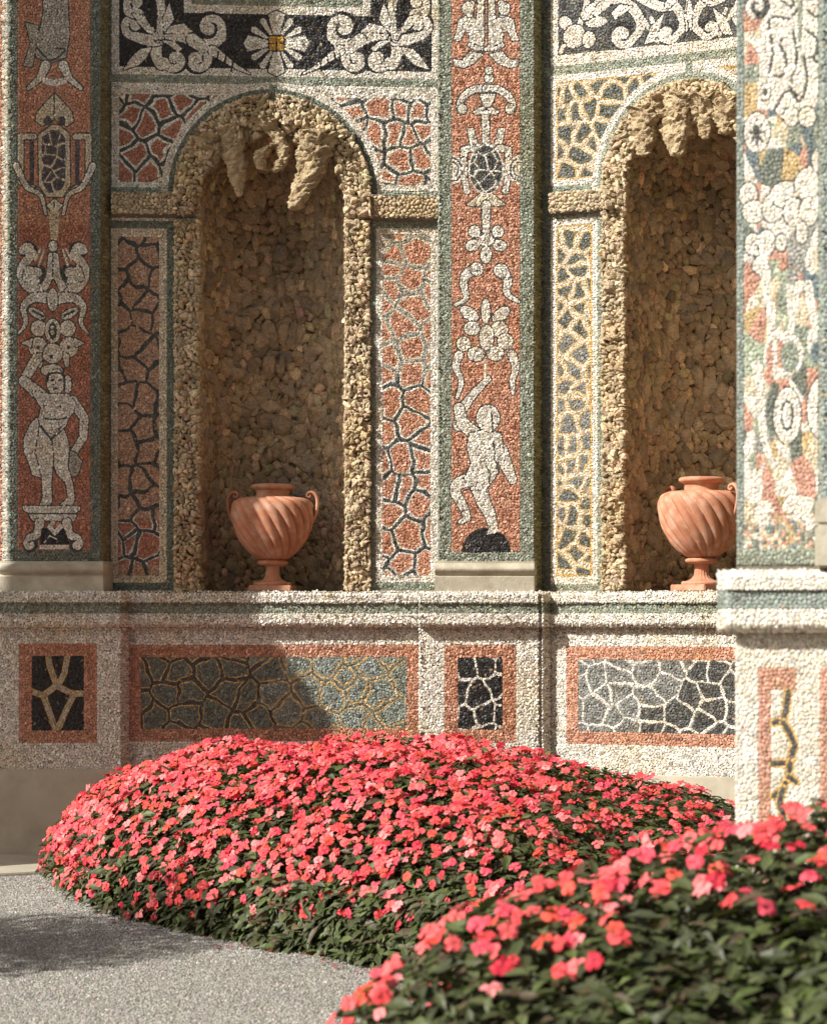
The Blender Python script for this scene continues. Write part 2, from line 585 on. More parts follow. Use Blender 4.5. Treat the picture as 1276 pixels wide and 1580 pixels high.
def off_left(a, b):
    up = PIL * (ramp(a, 4, 15) - ramp(a, 155, 169) + ramp(a, 675, 677) - ramp(a, 823, 836))
    up = np.where((b > 306) & (b < 341) & (((a > 172) & (a < 300)) | ((a > 556) & (a < 676))), .055, up)
    ped = DADO + PED * (1 - ramp(a, 186, 199)) + PED * (ramp(a, 646, 648) - ramp(a, 830, 849))
    led = ledge_profile(b, 913, 968)
    return np.where(b < 913, up, ped + led)


def off_right(a, b):
    up = np.where((b > 300) & (b < 333) & (a > 846) & (a < 968), .055, 0) + np.where((b > 300) & (b < 333) & (a > 1160) & (a < 1285), .055, 0)
    ped = DADO + PED * (1 - ramp(a, 836, 850))
    led = ledge_profile(b, 913, 968)
    return np.where(b < 913, up, ped + led)


LT.offmap, RT.offmap = off_left, off_right


def Zm(ox, oy, s):
    return lambda *p: (ox + s * p[0], oy + s * p[1])


def mp(z, pts):
    return [z(*p) for p in pts]


# ---------------------------------------------------------------- designs of the left half
c = LT
W_, G_ = c.L('white', 'white_border'), c.L('green', 'green_border')
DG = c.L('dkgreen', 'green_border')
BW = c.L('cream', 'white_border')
# bay between the pilasters
c.off = 0
c.rect(-230, T0, 836, 913, W_, True)
FK, FW, FL = c.L('black', 'frieze_ground'), c.L('white', 'scroll_ornament'), c.L('black', 'frieze_ground')
c.rect(185, -300, 666, 107, FK)
c.rect(169, -300, 173, 913, DG)
c.rect(169, 119, 677, 131, G_)
# framed slab at the head of the frieze
SL = c.L('green', 'frieze_slab')
c.rect(284, -300, 572, 23, W_); c.rect(297, -300, 560, 9, SL)


def scrolls(c, mir, FW, FL):
    def q(pts):
        return [(2 * 427 - x, y) if mir else (x, y) for x, y in pts]
    sg = -1 if mir else 1
    def sp(cx, cy, r, ang, turns, s, w, lead):
        if mir:
            cx = 2 * 427 - cx; ang = math.pi - ang; s = -s
        c.spiral(cx, cy, r, ang, turns, s, w, FW, q(lead), FL)
    J = (610, 61)
    sp(529, 43, 19, 2.6, 1.25, 1, 15, [J, (592, 53), (570, 56), (550, 66), (530, 70), (514, 62)][0:4] + [(528, 68), (513, 58)])
    sp(549, 92, 17, 3.5, 1.3, -1, 14, [(556, 62), (538, 76)])
    sp(584, 92, 16, .2, 1.3, 1, 14, [J, (613, 80), (606, 100)])
    sp(647, 39, 17, 1.6, 1.3, -1, 14, [J, (625, 62), (640, 58)])
    sp(645, 4, 14, .6, 1.2, -1, 12, [(640, 22), (655, 18)])
    c.stroke(q(smooth_path([J, (606, 40), (605, 10), (612, -30)])), 9, FW, 15, FL)
    c.stroke(q(smooth_path([(612, 58), (622, 42), (634, 30)])), 9, FW, 4, FL)
    c.stroke(q([(525, 78), (508, 90), (488, 104), (468, 114)]), 15, FW, 2, FL)
    for x0, y0, x1, y1 in ((516, 80, 519, 97), (505, 87, 508, 103), (494, 95, 497, 110)):
        c.stroke(q([(x0, y0), (x1, y1)]), 2.6, FL)
    c.poly(q([(619, 72), (638, 76), (650, 88), (663, 108), (640, 101), (628, 90)]), FW, FL)
    c.poly(q([(572, 75), (585, 64), (604, 62), (590, 72), (578, 80)]), FW, FL)
    c.poly(q([(612, 56), (630, 26), (650, 20), (640, 36), (626, 50)]), FW, FL); c.poly(q([(600, 52), (585, 30), (592, 4), (602, 28)]), FW, FL)
    c.poly(q([(556, 50), (570, 36), (590, 40), (600, 52), (580, 50)]), FW, FL)
    c.spiral(*(q([(600, -40)])[0]), 22, 0, 1.3, sg, 12, FW, None, FL)


for mir in (False, True):
    scrolls(c, mir, FW, FL)
DY, DP = c.L('gold', 'daisy'), c.L('white', 'daisy')
for k in range(4):
    a = k * math.pi / 2
    d = (math.cos(a), math.sin(a)); n = (-d[1], d[0])
    c.poly([(427 + d[0] * 13 + n[0] * 5, 67 + d[1] * 13 + n[1] * 5), (427 + d[0] * 44 + n[0] * 13, 67 + d[1] * 44 + n[1] * 13), (427 + d[0] * 51, 67 + d[1] * 51),
            (427 + d[0] * 44 - n[0] * 13, 67 + d[1] * 44 - n[1] * 13), (427 + d[0] * 13 - n[0] * 5, 67 + d[1] * 13 - n[1] * 5)], DP, FL)
    for e in (.55, 1.02):
        a2 = a + e
        c.stroke([(427 + math.cos(a2) * 17, 67 + math.sin(a2) * 17), (427 + math.cos(a2) * 40, 67 + math.sin(a2) * 40)], 4.5, DP, 10, FL, 1.2)
c.rect(416, 56, 438, 78, DY)
c.stroke([(427, 54), (427, 80)], 1.8, FL); c.stroke([(414, 67), (440, 67)], 1.8, FL)
# spandrels round the arch
RK, WK, LK = c.L('red', 'crackle_panel'), c.L('white', 'crackle_panel'), c.L('line', 'crackle_panel')
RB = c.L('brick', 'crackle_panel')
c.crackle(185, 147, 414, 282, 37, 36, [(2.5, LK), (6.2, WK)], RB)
c.crackle(430, 152, 665, 284, 34, 34, [(2.3, LK), (6.4, WK)], RK)
c.rect(172, 292, 677, 306, G_)
NA, NB = 421.0, 306.0            # centre of the left arch


def arch(c, NA, NB, ra, rb, bands, floor=913):
    r = c._box(NA - ra * 1.6, NB - rb * 1.6, NA + ra * 1.6, floor)
    i0, i1, j0, j1, X, Y = r
    rr = np.where(Y < NB, np.hypot((X - NA) / ra, (Y - NB) / rb), 99)
    sub = c.lab[i0:i1, j0:j1]
    for rad, l in bands:
        sub[rr < rad] = l
    return


TF = c.L('tufa', 'tufa_rim')
arch(c, NA, NB, 152, 152, [(172 / 152, W_), (161 / 152, DG), (1.0, TF)])
c.rect(416, 131, 428, 158, G_)
# imposts
TI = c.L('tufa', 'impost')
# side panels
for (g0, w0, p0, p1, w1, g1, side) in ((169, 172, 183, 246, 258, 270, 0), (571, 580, 591, 664, 676, 677, 1)):
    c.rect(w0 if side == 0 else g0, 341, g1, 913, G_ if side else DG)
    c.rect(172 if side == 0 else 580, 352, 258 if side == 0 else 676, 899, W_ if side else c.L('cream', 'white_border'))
    if side == 0:
        TN = c.L('tan', 'crackle_panel')
        lowp = lambda Y, X: (Y > 806 + 14 * (vnoise(X, Y, 9, 2) - .5)) & (Y < 872)
        c.crackle(183, 366, 246, 888, 33, 38, [(2.6, LK), (4.6, lambda X, Y: np.where(lowp(Y, X), WK, TN))], lambda X, Y, p: np.where(lowp(Y, X), RB, TN))
    else:
        upp = lambda X, Y: Y + 60 * (vnoise(X, Y, 25, 6) - .5) < 585
        gr_, cr_ = c.L('grey', 'crackle_panel'), c.L('cream', 'crackle_panel')
        c.crackle(591, 362, 664, 888, 38, 40, [(2.3, lambda X, Y: np.where(upp(X, Y), gr_, LK)), (5.4, lambda X, Y: np.where(upp(X, Y), cr_, WK))], RK)
# tufa jambs and opening
c.rect(270, 341, 310, 913, TF); c.rect(533, 341, 571, 913, TF)
c.rect(172, 307, 310, 340, TI, True); c.rect(533, 307, 676, 340, TI, True)
c.rect(268, 307, 310, 340, TF, True); c.rect(533, 307, 573, 340, TF, True)


def hole_left(a, b):
    return ((b >= NB) & (b < 913) & (abs(a - NA) < 115)) | ((b < NB) & (np.hypot(a - NA, (b - NB) * 1.0) < 115))


# left pilaster
c.off = PIL
PG, PW, PD = c.L('red', 'red_ground'), c.L('white', 'figure_mosaic'), c.L('line', 'figure_mosaic')
PB = c.L('brick', 'red_ground')
c.rect(-230, T0, 4, 913, PG, True)
c.rect(-40, T0, -20, 913, G_, True)
c.rect(4, T0, 13, 913, c.L('lgrey', 'green_border'), True)
c.rect(13, T0, 156, 913, DG, True)
c.rect(156, T0, 169, 913, c.L('moss', 'green_border'), True)
c.rect(28, T0, 140, 362, PG, True); c.rect(28, 362, 140, HY - (HY - 850) * .985, PB, True)
LG = c.L('lgrey', 'figure_mosaic')
z = Zm(0, 0, .2665)
c.poly(mp(z, [(235, -300), (400, -300), (395, 0), (405, 200), (385, 330), (300, 362), (215, 335), (200, 250), (240, 150), (255, 60)]), LG, PD)
c.poly(mp(z, [(150, 130), (225, 150), (215, 240), (190, 390), (140, 380), (180, 250)]), LG, PD)
c.stroke(mp(z, smooth_path([(220, 280), (300, 350), (380, 290), (330, 280)])), 2.6, PD)
for s in (-1, 1):
    m = lambda pts: [(85 + s * (x - 85), y) for x, y in mp(z, pts)]
    c.stroke(m([(370, 380), (400, 450), (470, 510)]), 15, PW, 6, PD)
    c.stroke(m([(320, 480), (370, 470)]), 10, PW)
    c.poly(m([(319, 540), (340, 560), (420, 650), (430, 700), (390, 730), (319, 690)]), c.L('cream', 'figure_mosaic'), PD)
    c.ell(*m([(360, 700)])[0], 6, 7, c.L('purple', 'figure_mosaic'))
    c.stroke(m([(440, 790), (515, 790), (515, 1050), (430, 1100)]), 9, c.L('cream', 'figure_mosaic'), ol=PD)
    c.stroke(m([(450, 820), (450, 1060)]), 7, c.L('purple', 'figure_mosaic'))
    c.stroke(m(smooth_path([(540, 960), (480, 1080), (400, 1130), (370, 1240)])), 10, PW, 4, PD)
    c.poly(m([(319, 1150), (365, 1190), (319, 1245)]), PW, PD)
c.poly(mp(z, [(300, 725), (345, 725), (405, 775), (410, 1070), (365, 1140), (275, 1140), (228, 1075), (225, 780)]), c.L('cream', 'figure_mosaic'), PD)
PU, LP = c.L('purple', 'lantern_panel'), c.L('cream', 'lantern_panel')
c.poly(mp(z, [(290, 755), (345, 755), (380, 800), (385, 1060), (345, 1115), (285, 1115), (245, 1060), (245, 800)]), PU)
c.crackle(64, 200, 104, 298, 17, 19, [(1.5, LP)], PU, only=[PU])
c.stroke(mp(z, [(316, 1245), (316, 1370)]), 17, c.L('cream', 'figure_mosaic'), 12)
z = Zm(0, 340, .2665)
c.ell(*z(310, 150), 7, 8, PW, ol=PD)
for s in (-1, 1):
    m = lambda pts: [(83 + s * (x - 83), y) for x, y in mp(z, pts)]
    c.spiral(*m([(455, 175)])[0], 10, 1.57 - s * 1.5, 1.0, -s, 10, PW, m([(390, 400), (460, 370), (492, 300), (470, 240), (430, 190)]), PD, 17)
    c.spiral(*m([(405, 310)])[0], 11, 1.57, 1.2, -s, 9, PW, m([(465, 330), (450, 285)]), PD)
    c.stroke(m([(365, 170), (395, 260)]), 3, PW, 4); c.stroke(m([(385, 165), (415, 230)]), 3, PW, 4)
    c.poly(m([(312, 185), (340, 195), (352, 320), (388, 385), (355, 415), (322, 350), (312, 330)]), PW, PD)
    c.stroke(m(smooth_path([(340, 450), (430, 450), (485, 505), (470, 590), (512, 655)])), 17, PW, 3, PD)
    c.ell(*m([(395, 625)])[0], 12, 12, PW, ol=PD)
    c.ell(*m([(400, 735)])[0], 14, 15, PW, ol=PD)
    c.ell(*m([(400, 735)])[0], 2.5, 3, PD)
    c.ell(*m([(405, 540)])[0], 14, 6.5, PW, rot=-s * .5, ol=PD)
    c.stroke(m([(370, 555), (430, 525)]), 3.4, PD)
    c.poly(m([(430, 680), (495, 712), (440, 735)]), PW, PD)
    c.stroke(m([(385, 790), (390, 840)]), 10, PW, 6, PD)
c.ell(*z(307, 460), 8, 17, PW, ol=PD)
c.ell(*z(308, 770), 15, 15, PW, ol=PD); c.ell(*z(300, 790), 3, 3, PD)
c.ell(*z(308, 640), 12, 18, PW, ol=PD); c.ell(*z(308, 640), 6, 13, PD); c.ell(*z(306, 650), 3.5, 4, PW); c.ell(*z(306, 620), 3, 3, PW)
# standing figure
c.stroke(mp(z, [(215, 800), (140, 930)]), 16, PW, 14, PD); c.stroke(mp(z, [(140, 930), (250, 1025)]), 15, PW, 20, PD)
c.ell(*z(305, 870), 17, 9, PW, ol=PD); c.ell(*z(395, 950), 6, 14, PW, ol=PD)
c.ell(*z(325, 935), 14, 19, PW, ol=PD)
c.stroke(mp(z, smooth_path([(280, 930), (290, 890), (350, 885), (375, 920), (375, 980)])), 2.8, PD)
for p in ((305, 925), (350, 925)):
    c.ell(*z(*p), 3, 1.7, PD)
c.ell(*z(322, 975), 4, 1.8, PD); c.stroke(mp(z, [(328, 930), (322, 955)]), 1.6, PD)
z = Zm(0, 560, .2665)
c.stroke(mp(z, [(425, 220), (490, 320), (485, 430), (430, 520)]), 15, PW, 11, PD)
c.poly(mp(z, [(215, 315), (180, 350), (140, 440), (140, 510), (170, 580), (190, 650), (245, 665), (230, 500), (240, 370)]), PW, PD)
c.poly(mp(z, [(390, 500), (440, 520), (478, 570), (455, 650), (410, 660), (385, 600)]), c.L('lgrey', 'figure_mosaic'), PD)
c.poly(mp(z, [(345, 360), (365, 365), (405, 470), (395, 600), (425, 700), (435, 790), (425, 820), (350, 820), (395, 780), (385, 700), (330, 640), (305, 560), (300, 440)]), PW, PD)
c.poly(mp(z, [(235, 360), (265, 370), (300, 440), (312, 560), (300, 700), (305, 800), (290, 828), (230, 828), (250, 780), (245, 660), (210, 510)]), PW, PD)
c.poly(mp(z, [(190, 165), (300, 180), (400, 180), (440, 230), (425, 290), (395, 330), (385, 365), (300, 440), (235, 365), (225, 320), (240, 260), (215, 220)]), PW, PD)
c.ell(*z(258, 252), 2, 2, PD); c.ell(*z(350, 252), 2, 2, PD)
c.stroke(mp(z, smooth_path([(250, 318), (320, 328), (395, 318)])), 2.2, PD)
c.stroke(mp(z, [(240, 365), (300, 440), (360, 365)]), 2, PD)
c.poly(mp(z, [(135, 828), (465, 828), (470, 850), (440, 868), (165, 868), (135, 850)]), PW, PD)
c.poly(mp(z, [(170, 876), (450, 876), (430, 915), (190, 915)]), PW, PD)
for s in (-1, 1):
    m = lambda pts: [(83 + s * (x - 83), y) for x, y in mp(z, pts)]
    c.spiral(*m([(445, 1050)])[0], 9, -1.57, 1.2, s, 8, PW, m([(390, 925), (405, 990), (450, 1010)]), PD, 12)
c.poly(mp(z, [(245, 955), (375, 955), (405, 1050), (230, 1050)]), c.L('black', 'figure_mosaic'))
c.stroke(mp(z, [(310, 925), (290, 950), (320, 985), (355, 945)]), 7, PW)
c.stroke(mp(z, [(260, 1040), (290, 1000), (330, 1020)]), 2.2, PW)
c.rect(62, 560 + .2665 * 1052, 107, 560 + .2665 * 1080, PW)

# central pilaster
c.rect(676, T0, 823, 913, G_, True)
c.rect(823, T0, 836, 913, c.L('moss', 'green_border'), True)
c.rect(697, T0, 802, HY - (HY - 851) * .99, PG, True)
z = Zm(640, 0, .2658)
for s in (-1, 1):
    m = lambda pts: [(750 + s * x * .2658, y * .2658) for x, y in pts]
    c.poly(m([(12, -60), (50, 0), (55, 110), (110, 90), (160, 115), (172, 190), (190, 235), (150, 240), (125, 180), (100, 190), (95, 270), (35, 290), (12, 250)]), PW, PD)
    c.stroke(m([(85, 20), (95, 80)]), 9, PW, 11, PD); c.ell(*m([(105, 50)])[0], 9, 10, PW, ol=PD)
    c.stroke(m([(0, 285), (60, 280), (95, 262)]), 6, PW, ol=PD)
    c.poly(m([(15, 315), (95, 300), (140, 350), (188, 345), (185, 385), (130, 395), (70, 370)]), PW, PD)
    c.stroke(m(smooth_path([(0, 515), (70, 520), (130, 560), (155, 610), (150, 640)])), 12, PW, 9, PD)
    c.ell(*m([(138, 632)])[0], 7, 8, PW, ol=PD)
    c.poly(m([(5, 620), (40, 625), (78, 650), (60, 668), (5, 660)]), PW, PD)
    c.poly(m([(12, 850), (50, 830), (72, 745), (110, 745), (88, 860), (40, 880)]), PW, PD)
    c.stroke(m([(75, 860), (130, 870), (128, 930)]), 10, PW, ol=PD)
    c.stroke(m([(128, 930), (125, 1040), (110, 1110)]), 9, PW, ol=PD)
    c.poly(m([(0, 1115), (30, 1120), (115, 1190), (60, 1200), (0, 1180)]), c.L('cream', 'figure_mosaic'), PD)
    for rr, l in ((82, PW), (68, PD), (60, PW), (46, PD), (38, PW), (22, c.L('cream', 'figure_mosaic'))):
        cx = 750 + s * 198 * .2658
        rpx = rr * .2658
        # half discs along the panel's edge
        pts = [(cx - s * rpx * .9 * math.sin(t), 985 * .2658 + rpx * 1.05 * math.cos(t)) for t in np.linspace(0, math.pi, 16)]
        c.poly(pts, l)
    c.ell(*m([(68, 1345)])[0], 9, 9, PW, ol=PD); c.ell(*m([(78, 1425)])[0], 11, 8.5, PW, ol=PD, rot=.3 * s); c.ell(*m([(78, 1425)])[0], 2, 2, PD)
c.poly(mp(z, [(375, 545), (470, 545), (440, 620), (402, 620)]), PW, PD)
c.stroke(mp(z, [(375, 545), (425, 535), (470, 540)]), 2.6, PD)
c.ell(*z(430, 455), 7, 7, PW, ol=PD); c.ell(*z(430, 410), 6, 6, PW, ol=PD)
c.stroke(mp(z, [(410, 660), (412, 760), (412, 850)]), 12, PW, 10, PD)
SH, SW_ = c.L('dark', 'shield_panel'), c.L('white', 'shield_panel')
c.ell(*z(414, 985), 25, 36, SH, ol=PW, ow=2.5)
c.crackle(720, 222, 780, 302, 18, 18, [(1.5, SW_)], SH, only=[SH])
c.stroke(mp(z, [(414, 1190), (414, 1340)]), 13, PW, 11, PD)
c.ell(*z(414, 1480), 9, 13, PW, ol=PD); c.ell(*z(414, 1480), 2, 2.6, PD); c.ell(*z(414, 1395), 12, 9, PW, ol=PD)
z = Zm(540, 340, .2508)
c.stroke(mp(z, smooth_path([(775, 300), (715, 335), (700, 400), (715, 480), (650, 520)])), 17, PW, 5, PD)
c.stroke(mp(z, smooth_path([(930, 305), (970, 370), (965, 450), (1035, 500)])), 18, PW, 5, PD)
c.ell(*z(780, 300), 10, 10, PW, ol=PD); c.ell(*z(930, 310), 11, 11, PW, ol=PD); c.ell(*z(782, 312), 2.2, 2.2, PD); c.ell(*z(932, 312), 2.2, 2.2, PD)
c.ell(*z(735, 575), 16, 9, PW, rot=.6, ol=PD); c.ell(*z(928, 580), 16, 9, PW, rot=-.7, ol=PD); c.ell(*z(835, 560), 7, 19, PW, ol=PD)
for x, y, rx, ry in ((750, 665, 12, 11), (920, 670, 13, 12), (700, 760, 11, 11), (955, 745, 12, 12), (775, 825, 13, 11), (895, 820, 13, 11), (840, 720, 11, 19)):
    c.ell(*z(x, y), rx, ry, PW, ol=PD)
c.stroke(mp(z, smooth_path([(670, 830), (650, 900), (685, 990), (660, 1090)])), 13, PW, 5, PD)
c.stroke(mp(z, smooth_path([(995, 825), (1020, 900), (1000, 980), (1003, 1065)])), 14, PW, 5, PD)
c.stroke(mp(z, [(832, 860), (832, 980)]), 4, PW)
c.stroke(mp(z, [(850, 975), (750, 1080), (680, 1180), (670, 1260)]), 9, PW, 17, PD)
z = Zm(540, 620, .2508)
c.stroke(mp(z, [(670, 40), (690, 130), (770, 200)]), 16, PW, 20, PD)
c.stroke(mp(z, [(925, 300), (965, 400), (1000, 480)]), 22, PW, 13, PD)
c.stroke(mp(z, smooth_path([(730, 480), (665, 505), (650, 560), (700, 650), (715, 700)])), 20, PW, 11, PD)
c.stroke(mp(z, [(712, 690), (725, 715), (680, 740)]), 11, PW, 7, PD)
c.stroke(mp(z, [(790, 500), (815, 600), (860, 690), (885, 790)]), 26, PW, 12, PD)
c.poly(mp(z, [(735, 195), (860, 165), (930, 200), (945, 300), (900, 360), (915, 430), (875, 490), (830, 545), (740, 540), (705, 470), (745, 380), (720, 280)]), PW, PD)
c.ell(*z(850, 100), 18, 20, PW, ol=PD)
c.stroke(mp(z, [(868, 35), (880, 190)]), 2.2, PD)
for y in (90, 130, 180):
    c.stroke(mp(z, [(875, y), (925, y + 10)]), 1.8, PD)
c.stroke(mp(z, [(885, 240), (890, 350), (915, 430)]), 1.9, PD); c.stroke(mp(z, [(835, 395), (865, 440), (855, 500)]), 2, PD); c.stroke(mp(z, [(705, 545), (740, 530)]), 2.4, PD)
MB_ = c.L('black', 'mound_mosaic')
c.poly([(540 + .2508 * (838 + 150 * math.cos(t)), 620 + .2508 * (925 - 150 * math.sin(t))) for t in np.linspace(0, math.pi, 20)], MB_)
c.poly(mp(z, [(870, 740), (925, 800), (870, 810), (838, 820)]), PW)

# ledge, pedestals and panels below
c.off = .11
LW, LGn = c.L('white', 'white_band'), c.L('green', 'green_band')
c.rect(-230, 913, 836, 970, LW, True)
c.rect(-230, 930, 836, 946, LGn, True)
DW, DR = c.L('white', 'white_ground'), c.L('red', 'red_frame')
c.rect(-230, 968, 836, 1182, DW, True)
c.off = DADO
for (x0, y0, x1, y1, fw, ft) in ((30, 993, 150, 1146, 20, 19), (686, 995, 796, 1146, 21, 20), (200, 995, 646, 1143, 18, 19), (-190, 993, -70, 1146, 20, 19)):
    c.off = DADO if x0 == 200 else PED + DADO
    c.rect(x0, y0, x1, y1, DR); c.rect(x0 + fw, y0 + ft, x1 - fw, y1 - ft, c.L('dark', 'veined_panel'))
VB, VW, VO, VL = c.L('black', 'veined_panel'), c.L('white', 'veined_panel'), c.L('ochre', 'veined_panel'), c.L('line', 'veined_panel')
VS = c.L('slate', 'veined_panel')
c.off = PED + DADO
c.rect(50, 1012, 130, 1127, VB)
c.rect(-170, 1012, -90, 1127, VB)
z = Zm(0, 880, .345)
for pts in ([(215, 370), (225, 430), (250, 500)], [(305, 370), (290, 460), (262, 515)], [(140, 540), (195, 560), (255, 515), (320, 550), (385, 552)], [(200, 570), (225, 640), (250, 710)], [(330, 560), (300, 620), (262, 710)]):
    c.stroke(mp(z, pts), 9.5, VO); c.stroke(mp(z, pts), 5, c.L('lgrey', 'veined_panel'))
c.rect(50, 1127, 130, 1146, DR); c.rect(50, 994, 130, 1012, DR); c.rect(130, 994, 150, 1146, DR); c.rect(30, 994, 50, 1146, DR)
c.crackle(707, 1015, 775, 1126, 30, 34, [(2.3, VW)], VB)
c.off = DADO
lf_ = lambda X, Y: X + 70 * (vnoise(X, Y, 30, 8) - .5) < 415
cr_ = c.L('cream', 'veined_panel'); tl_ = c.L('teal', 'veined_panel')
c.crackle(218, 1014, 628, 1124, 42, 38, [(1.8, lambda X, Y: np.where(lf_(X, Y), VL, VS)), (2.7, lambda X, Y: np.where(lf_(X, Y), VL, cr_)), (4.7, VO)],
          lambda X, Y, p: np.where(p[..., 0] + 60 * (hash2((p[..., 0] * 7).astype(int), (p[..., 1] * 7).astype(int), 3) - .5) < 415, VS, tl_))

# ---------------------------------------------------------------- designs of the right half
c = RT
c.off = 0
W_, G_ = c.L('white', 'white_border'), c.L('green', 'green_border')
c.rect(836, T0, 1330, 913, W_, True)
FK, FW, FL = c.L('dark', 'frieze_ground'), c.L('white', 'scroll_ornament'), c.L('black', 'frieze_ground')


def rb(x, y):      # a height read off at the bay's left end
    return HY - (HY - y) * RT.depth(860., 0) / D


c.rect(836, T0, 849, 913, c.L('dkgreen', 'green_border'), True)
c.rect(861, T0, 1262, rb(0, 86), FK, True)
c.rect(836, rb(0, 103), 1290, rb(0, 116), G_, True)
c.rect(1273, T0, 1287, 913, G_, True)
RC = 1062.0
z4 = Zm(840, 0, .3417)
for mir in (False, True):
    q = lambda pts: [(2 * RC - x, y) if mir else (x, y) for x, y in mp(z4, pts)]
    conv0 = c.conv
    c.conv = (lambda px, py: conv0(px, HY - (HY - py) * 1.0) if True else None)
    if mir:   # mirror in the wall's own level lines
        c.conv = lambda px, py: (px, conv0(2 * RC - px, py)[1])
    m1 = lambda x, y: q([(x, y)])[0]
    sg = -1 if mir else 1
    an = lambda a: math.pi - a if mir else a
    c.ell(*m1(95, 105), 12, 9, FW, ol=FL, rot=.9 * sg); c.ell(*m1(235, 100), 17, 8, FW, ol=FL)
    c.stroke(q(smooth_path([(160, 110), (175, 60), (190, 20), (195, -60)])), 8, FW, 10, FL)
    c.ell(*m1(135, 165), 17, 18, FW, ol=FL); c.ell(*m1(200, 180), 10, 13, FW, ol=FL); c.ell(*m1(80, 222), 4, 8, FW, ol=FL, rot=.5 * sg)
    c.spiral(*m1(352, 160), 17, an(.3), 1.4, sg, 13, FW, q([(190, 65), (250, 20), (330, -5), (400, 40), (432, 100), (428, 140)]), FL)
    c.spiral(*m1(555, 150), 14, an(.2), 1.3, sg, 11, FW, q([(420, -20), (520, 30), (590, 30), (622, 90), (620, 130)]), FL)
    c.stroke(q([(450, 90), (510, 190)]), 6, FW, 6); c.stroke(q([(480, 80), (530, 180)]), 6, FW)
    c.poly(q([(205, 60), (250, 10), (320, -20), (300, 20), (270, 50), (230, 75)]), FW, FL); c.poly(q([(300, 60), (340, 20), (400, 30), (360, 60), (320, 90)]), FW, FL)
    c.poly(q([(640, 150), (660, 60), (645, -20), (630, 60)]), FW, FL); c.poly(q([(450, 200), (480, 120), (540, 60), (520, 130), (490, 190)]), FW, FL)
    c.stroke(q([(560, 20), (620, -40)]), 12, FW, ol=FL); c.stroke(q([(300, -30), (420, -60)]), 14, FW, ol=FL)
    c.conv = conv0
YK, YO, YW, YG = c.L('dkslate', 'crackle_panel'), c.L('ochre', 'crackle_panel'), c.L('cream', 'crackle_panel'), c.L('mgrey', 'crackle_panel')


def yel(x0, b0, x1, b1, base, sx, sy, lay=None):
    cv = c.conv
    c.conv = lambda x, y: (x, y)
    c.rect(x0 - 2, b0 - 2, x1 + 2, b1 + 2, YO, True)
    c.crackle(x0, b0, x1, b1, sx, sy, lay or [(3.0, YW), (4.5, YO)], base, wvar=.3)
    c.conv = cv


yel(861, rb(0, 130), 1052, rb(0, 276), YK, 26, 31)
yel(1070, rb(0, 130), 1262, rb(0, 276), YK, 26, 31)
c.rect(836 + 13, rb(0, 288), 1290, rb(0, 300), G_, True)
SPR = 303.0
RAo, RBo = 132.0, 158.0
RNA = RC
TF2, TI2 = c.L('tufa', 'tufa_rim'), c.L('tufa', 'impost')
arch(c, RNA, SPR, RAo, RBo, [(150 / 132, W_), (141 / 132, G_), (1.0, TF2)])
c.rect(RC - 5, rb(0, 116), RC + 6, SPR - RBo * 141 / 132 + 3, G_, True)
for s, (w0, p0, p1, w1, g1, t0, t1) in enumerate(((849, 861, 911, 922, 931, 931, 966), (1262 + 11, 1262, 1212, 1202, 1193, 1193, 1158))):
    lo, hi = min(w0, g1), max(w0, g1)
    c.rect(lo, rb(0, 333), hi, 913, G_, True)
    lo, hi = min(w0, w1), max(w0, w1)
    c.rect(lo, rb(0, 338), hi, 902, W_, True)
    lo, hi = min(p0, p1), max(p0, p1)
    yel(lo, rb(0, 351), hi, 888, lambda X, Y, p: np.where(abs(p[..., 1] + 90 * (hash2((p[..., 0] * 9).astype(int), (p[..., 1] * 9).astype(int), 4) - .5) - 655) < 118, YG, YK), 26, 29)
    c.rect(min(t0, t1), 300, max(t0, t1), 913, TF2, True)
c.rect(846, 301, 968, 332, TI2, True); c.rect(1160, 301, 1285, 332, TI2, True)
c.rect(931, 301, 968, 332, TF2, True); c.rect(1156, 301, 1193, 332, TF2, True)
RIN = 103.0       # half width of the opening


def hole_right(a, b):
    return ((b >= SPR) & (b < 913) & (abs(a - RNA) < RIN - 4)) | ((b < SPR) & (np.hypot((a - RNA) / RIN, (b - SPR) / (RIN * RBo / RAo)) < .96))


LW, LGn = c.L('white', 'white_band'), c.L('green', 'green_band')
c.rect(836, 913, 1330, 970, LW, True); c.rect(836, 930, 1330, 946, LGn, True)
DW, DR = c.L('white', 'white_ground'), c.L('red', 'red_frame')
c.rect(836, 968, 1330, 1200, DW, True)
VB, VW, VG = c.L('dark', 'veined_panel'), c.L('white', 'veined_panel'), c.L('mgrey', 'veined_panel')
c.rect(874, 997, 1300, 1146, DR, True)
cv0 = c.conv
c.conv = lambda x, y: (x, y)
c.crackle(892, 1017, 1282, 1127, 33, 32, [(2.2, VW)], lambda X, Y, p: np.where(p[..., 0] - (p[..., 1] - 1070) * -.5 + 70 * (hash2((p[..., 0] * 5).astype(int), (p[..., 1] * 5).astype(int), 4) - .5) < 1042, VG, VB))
c.conv = cv0


# ---------------------------------------------------------------- turn the designs into pebbles and backings
def tufa_noise(a, b, s):
    return vnoise(a, b, 22, s) * .6 + vnoise(a, b, 9, s + 1) * .4


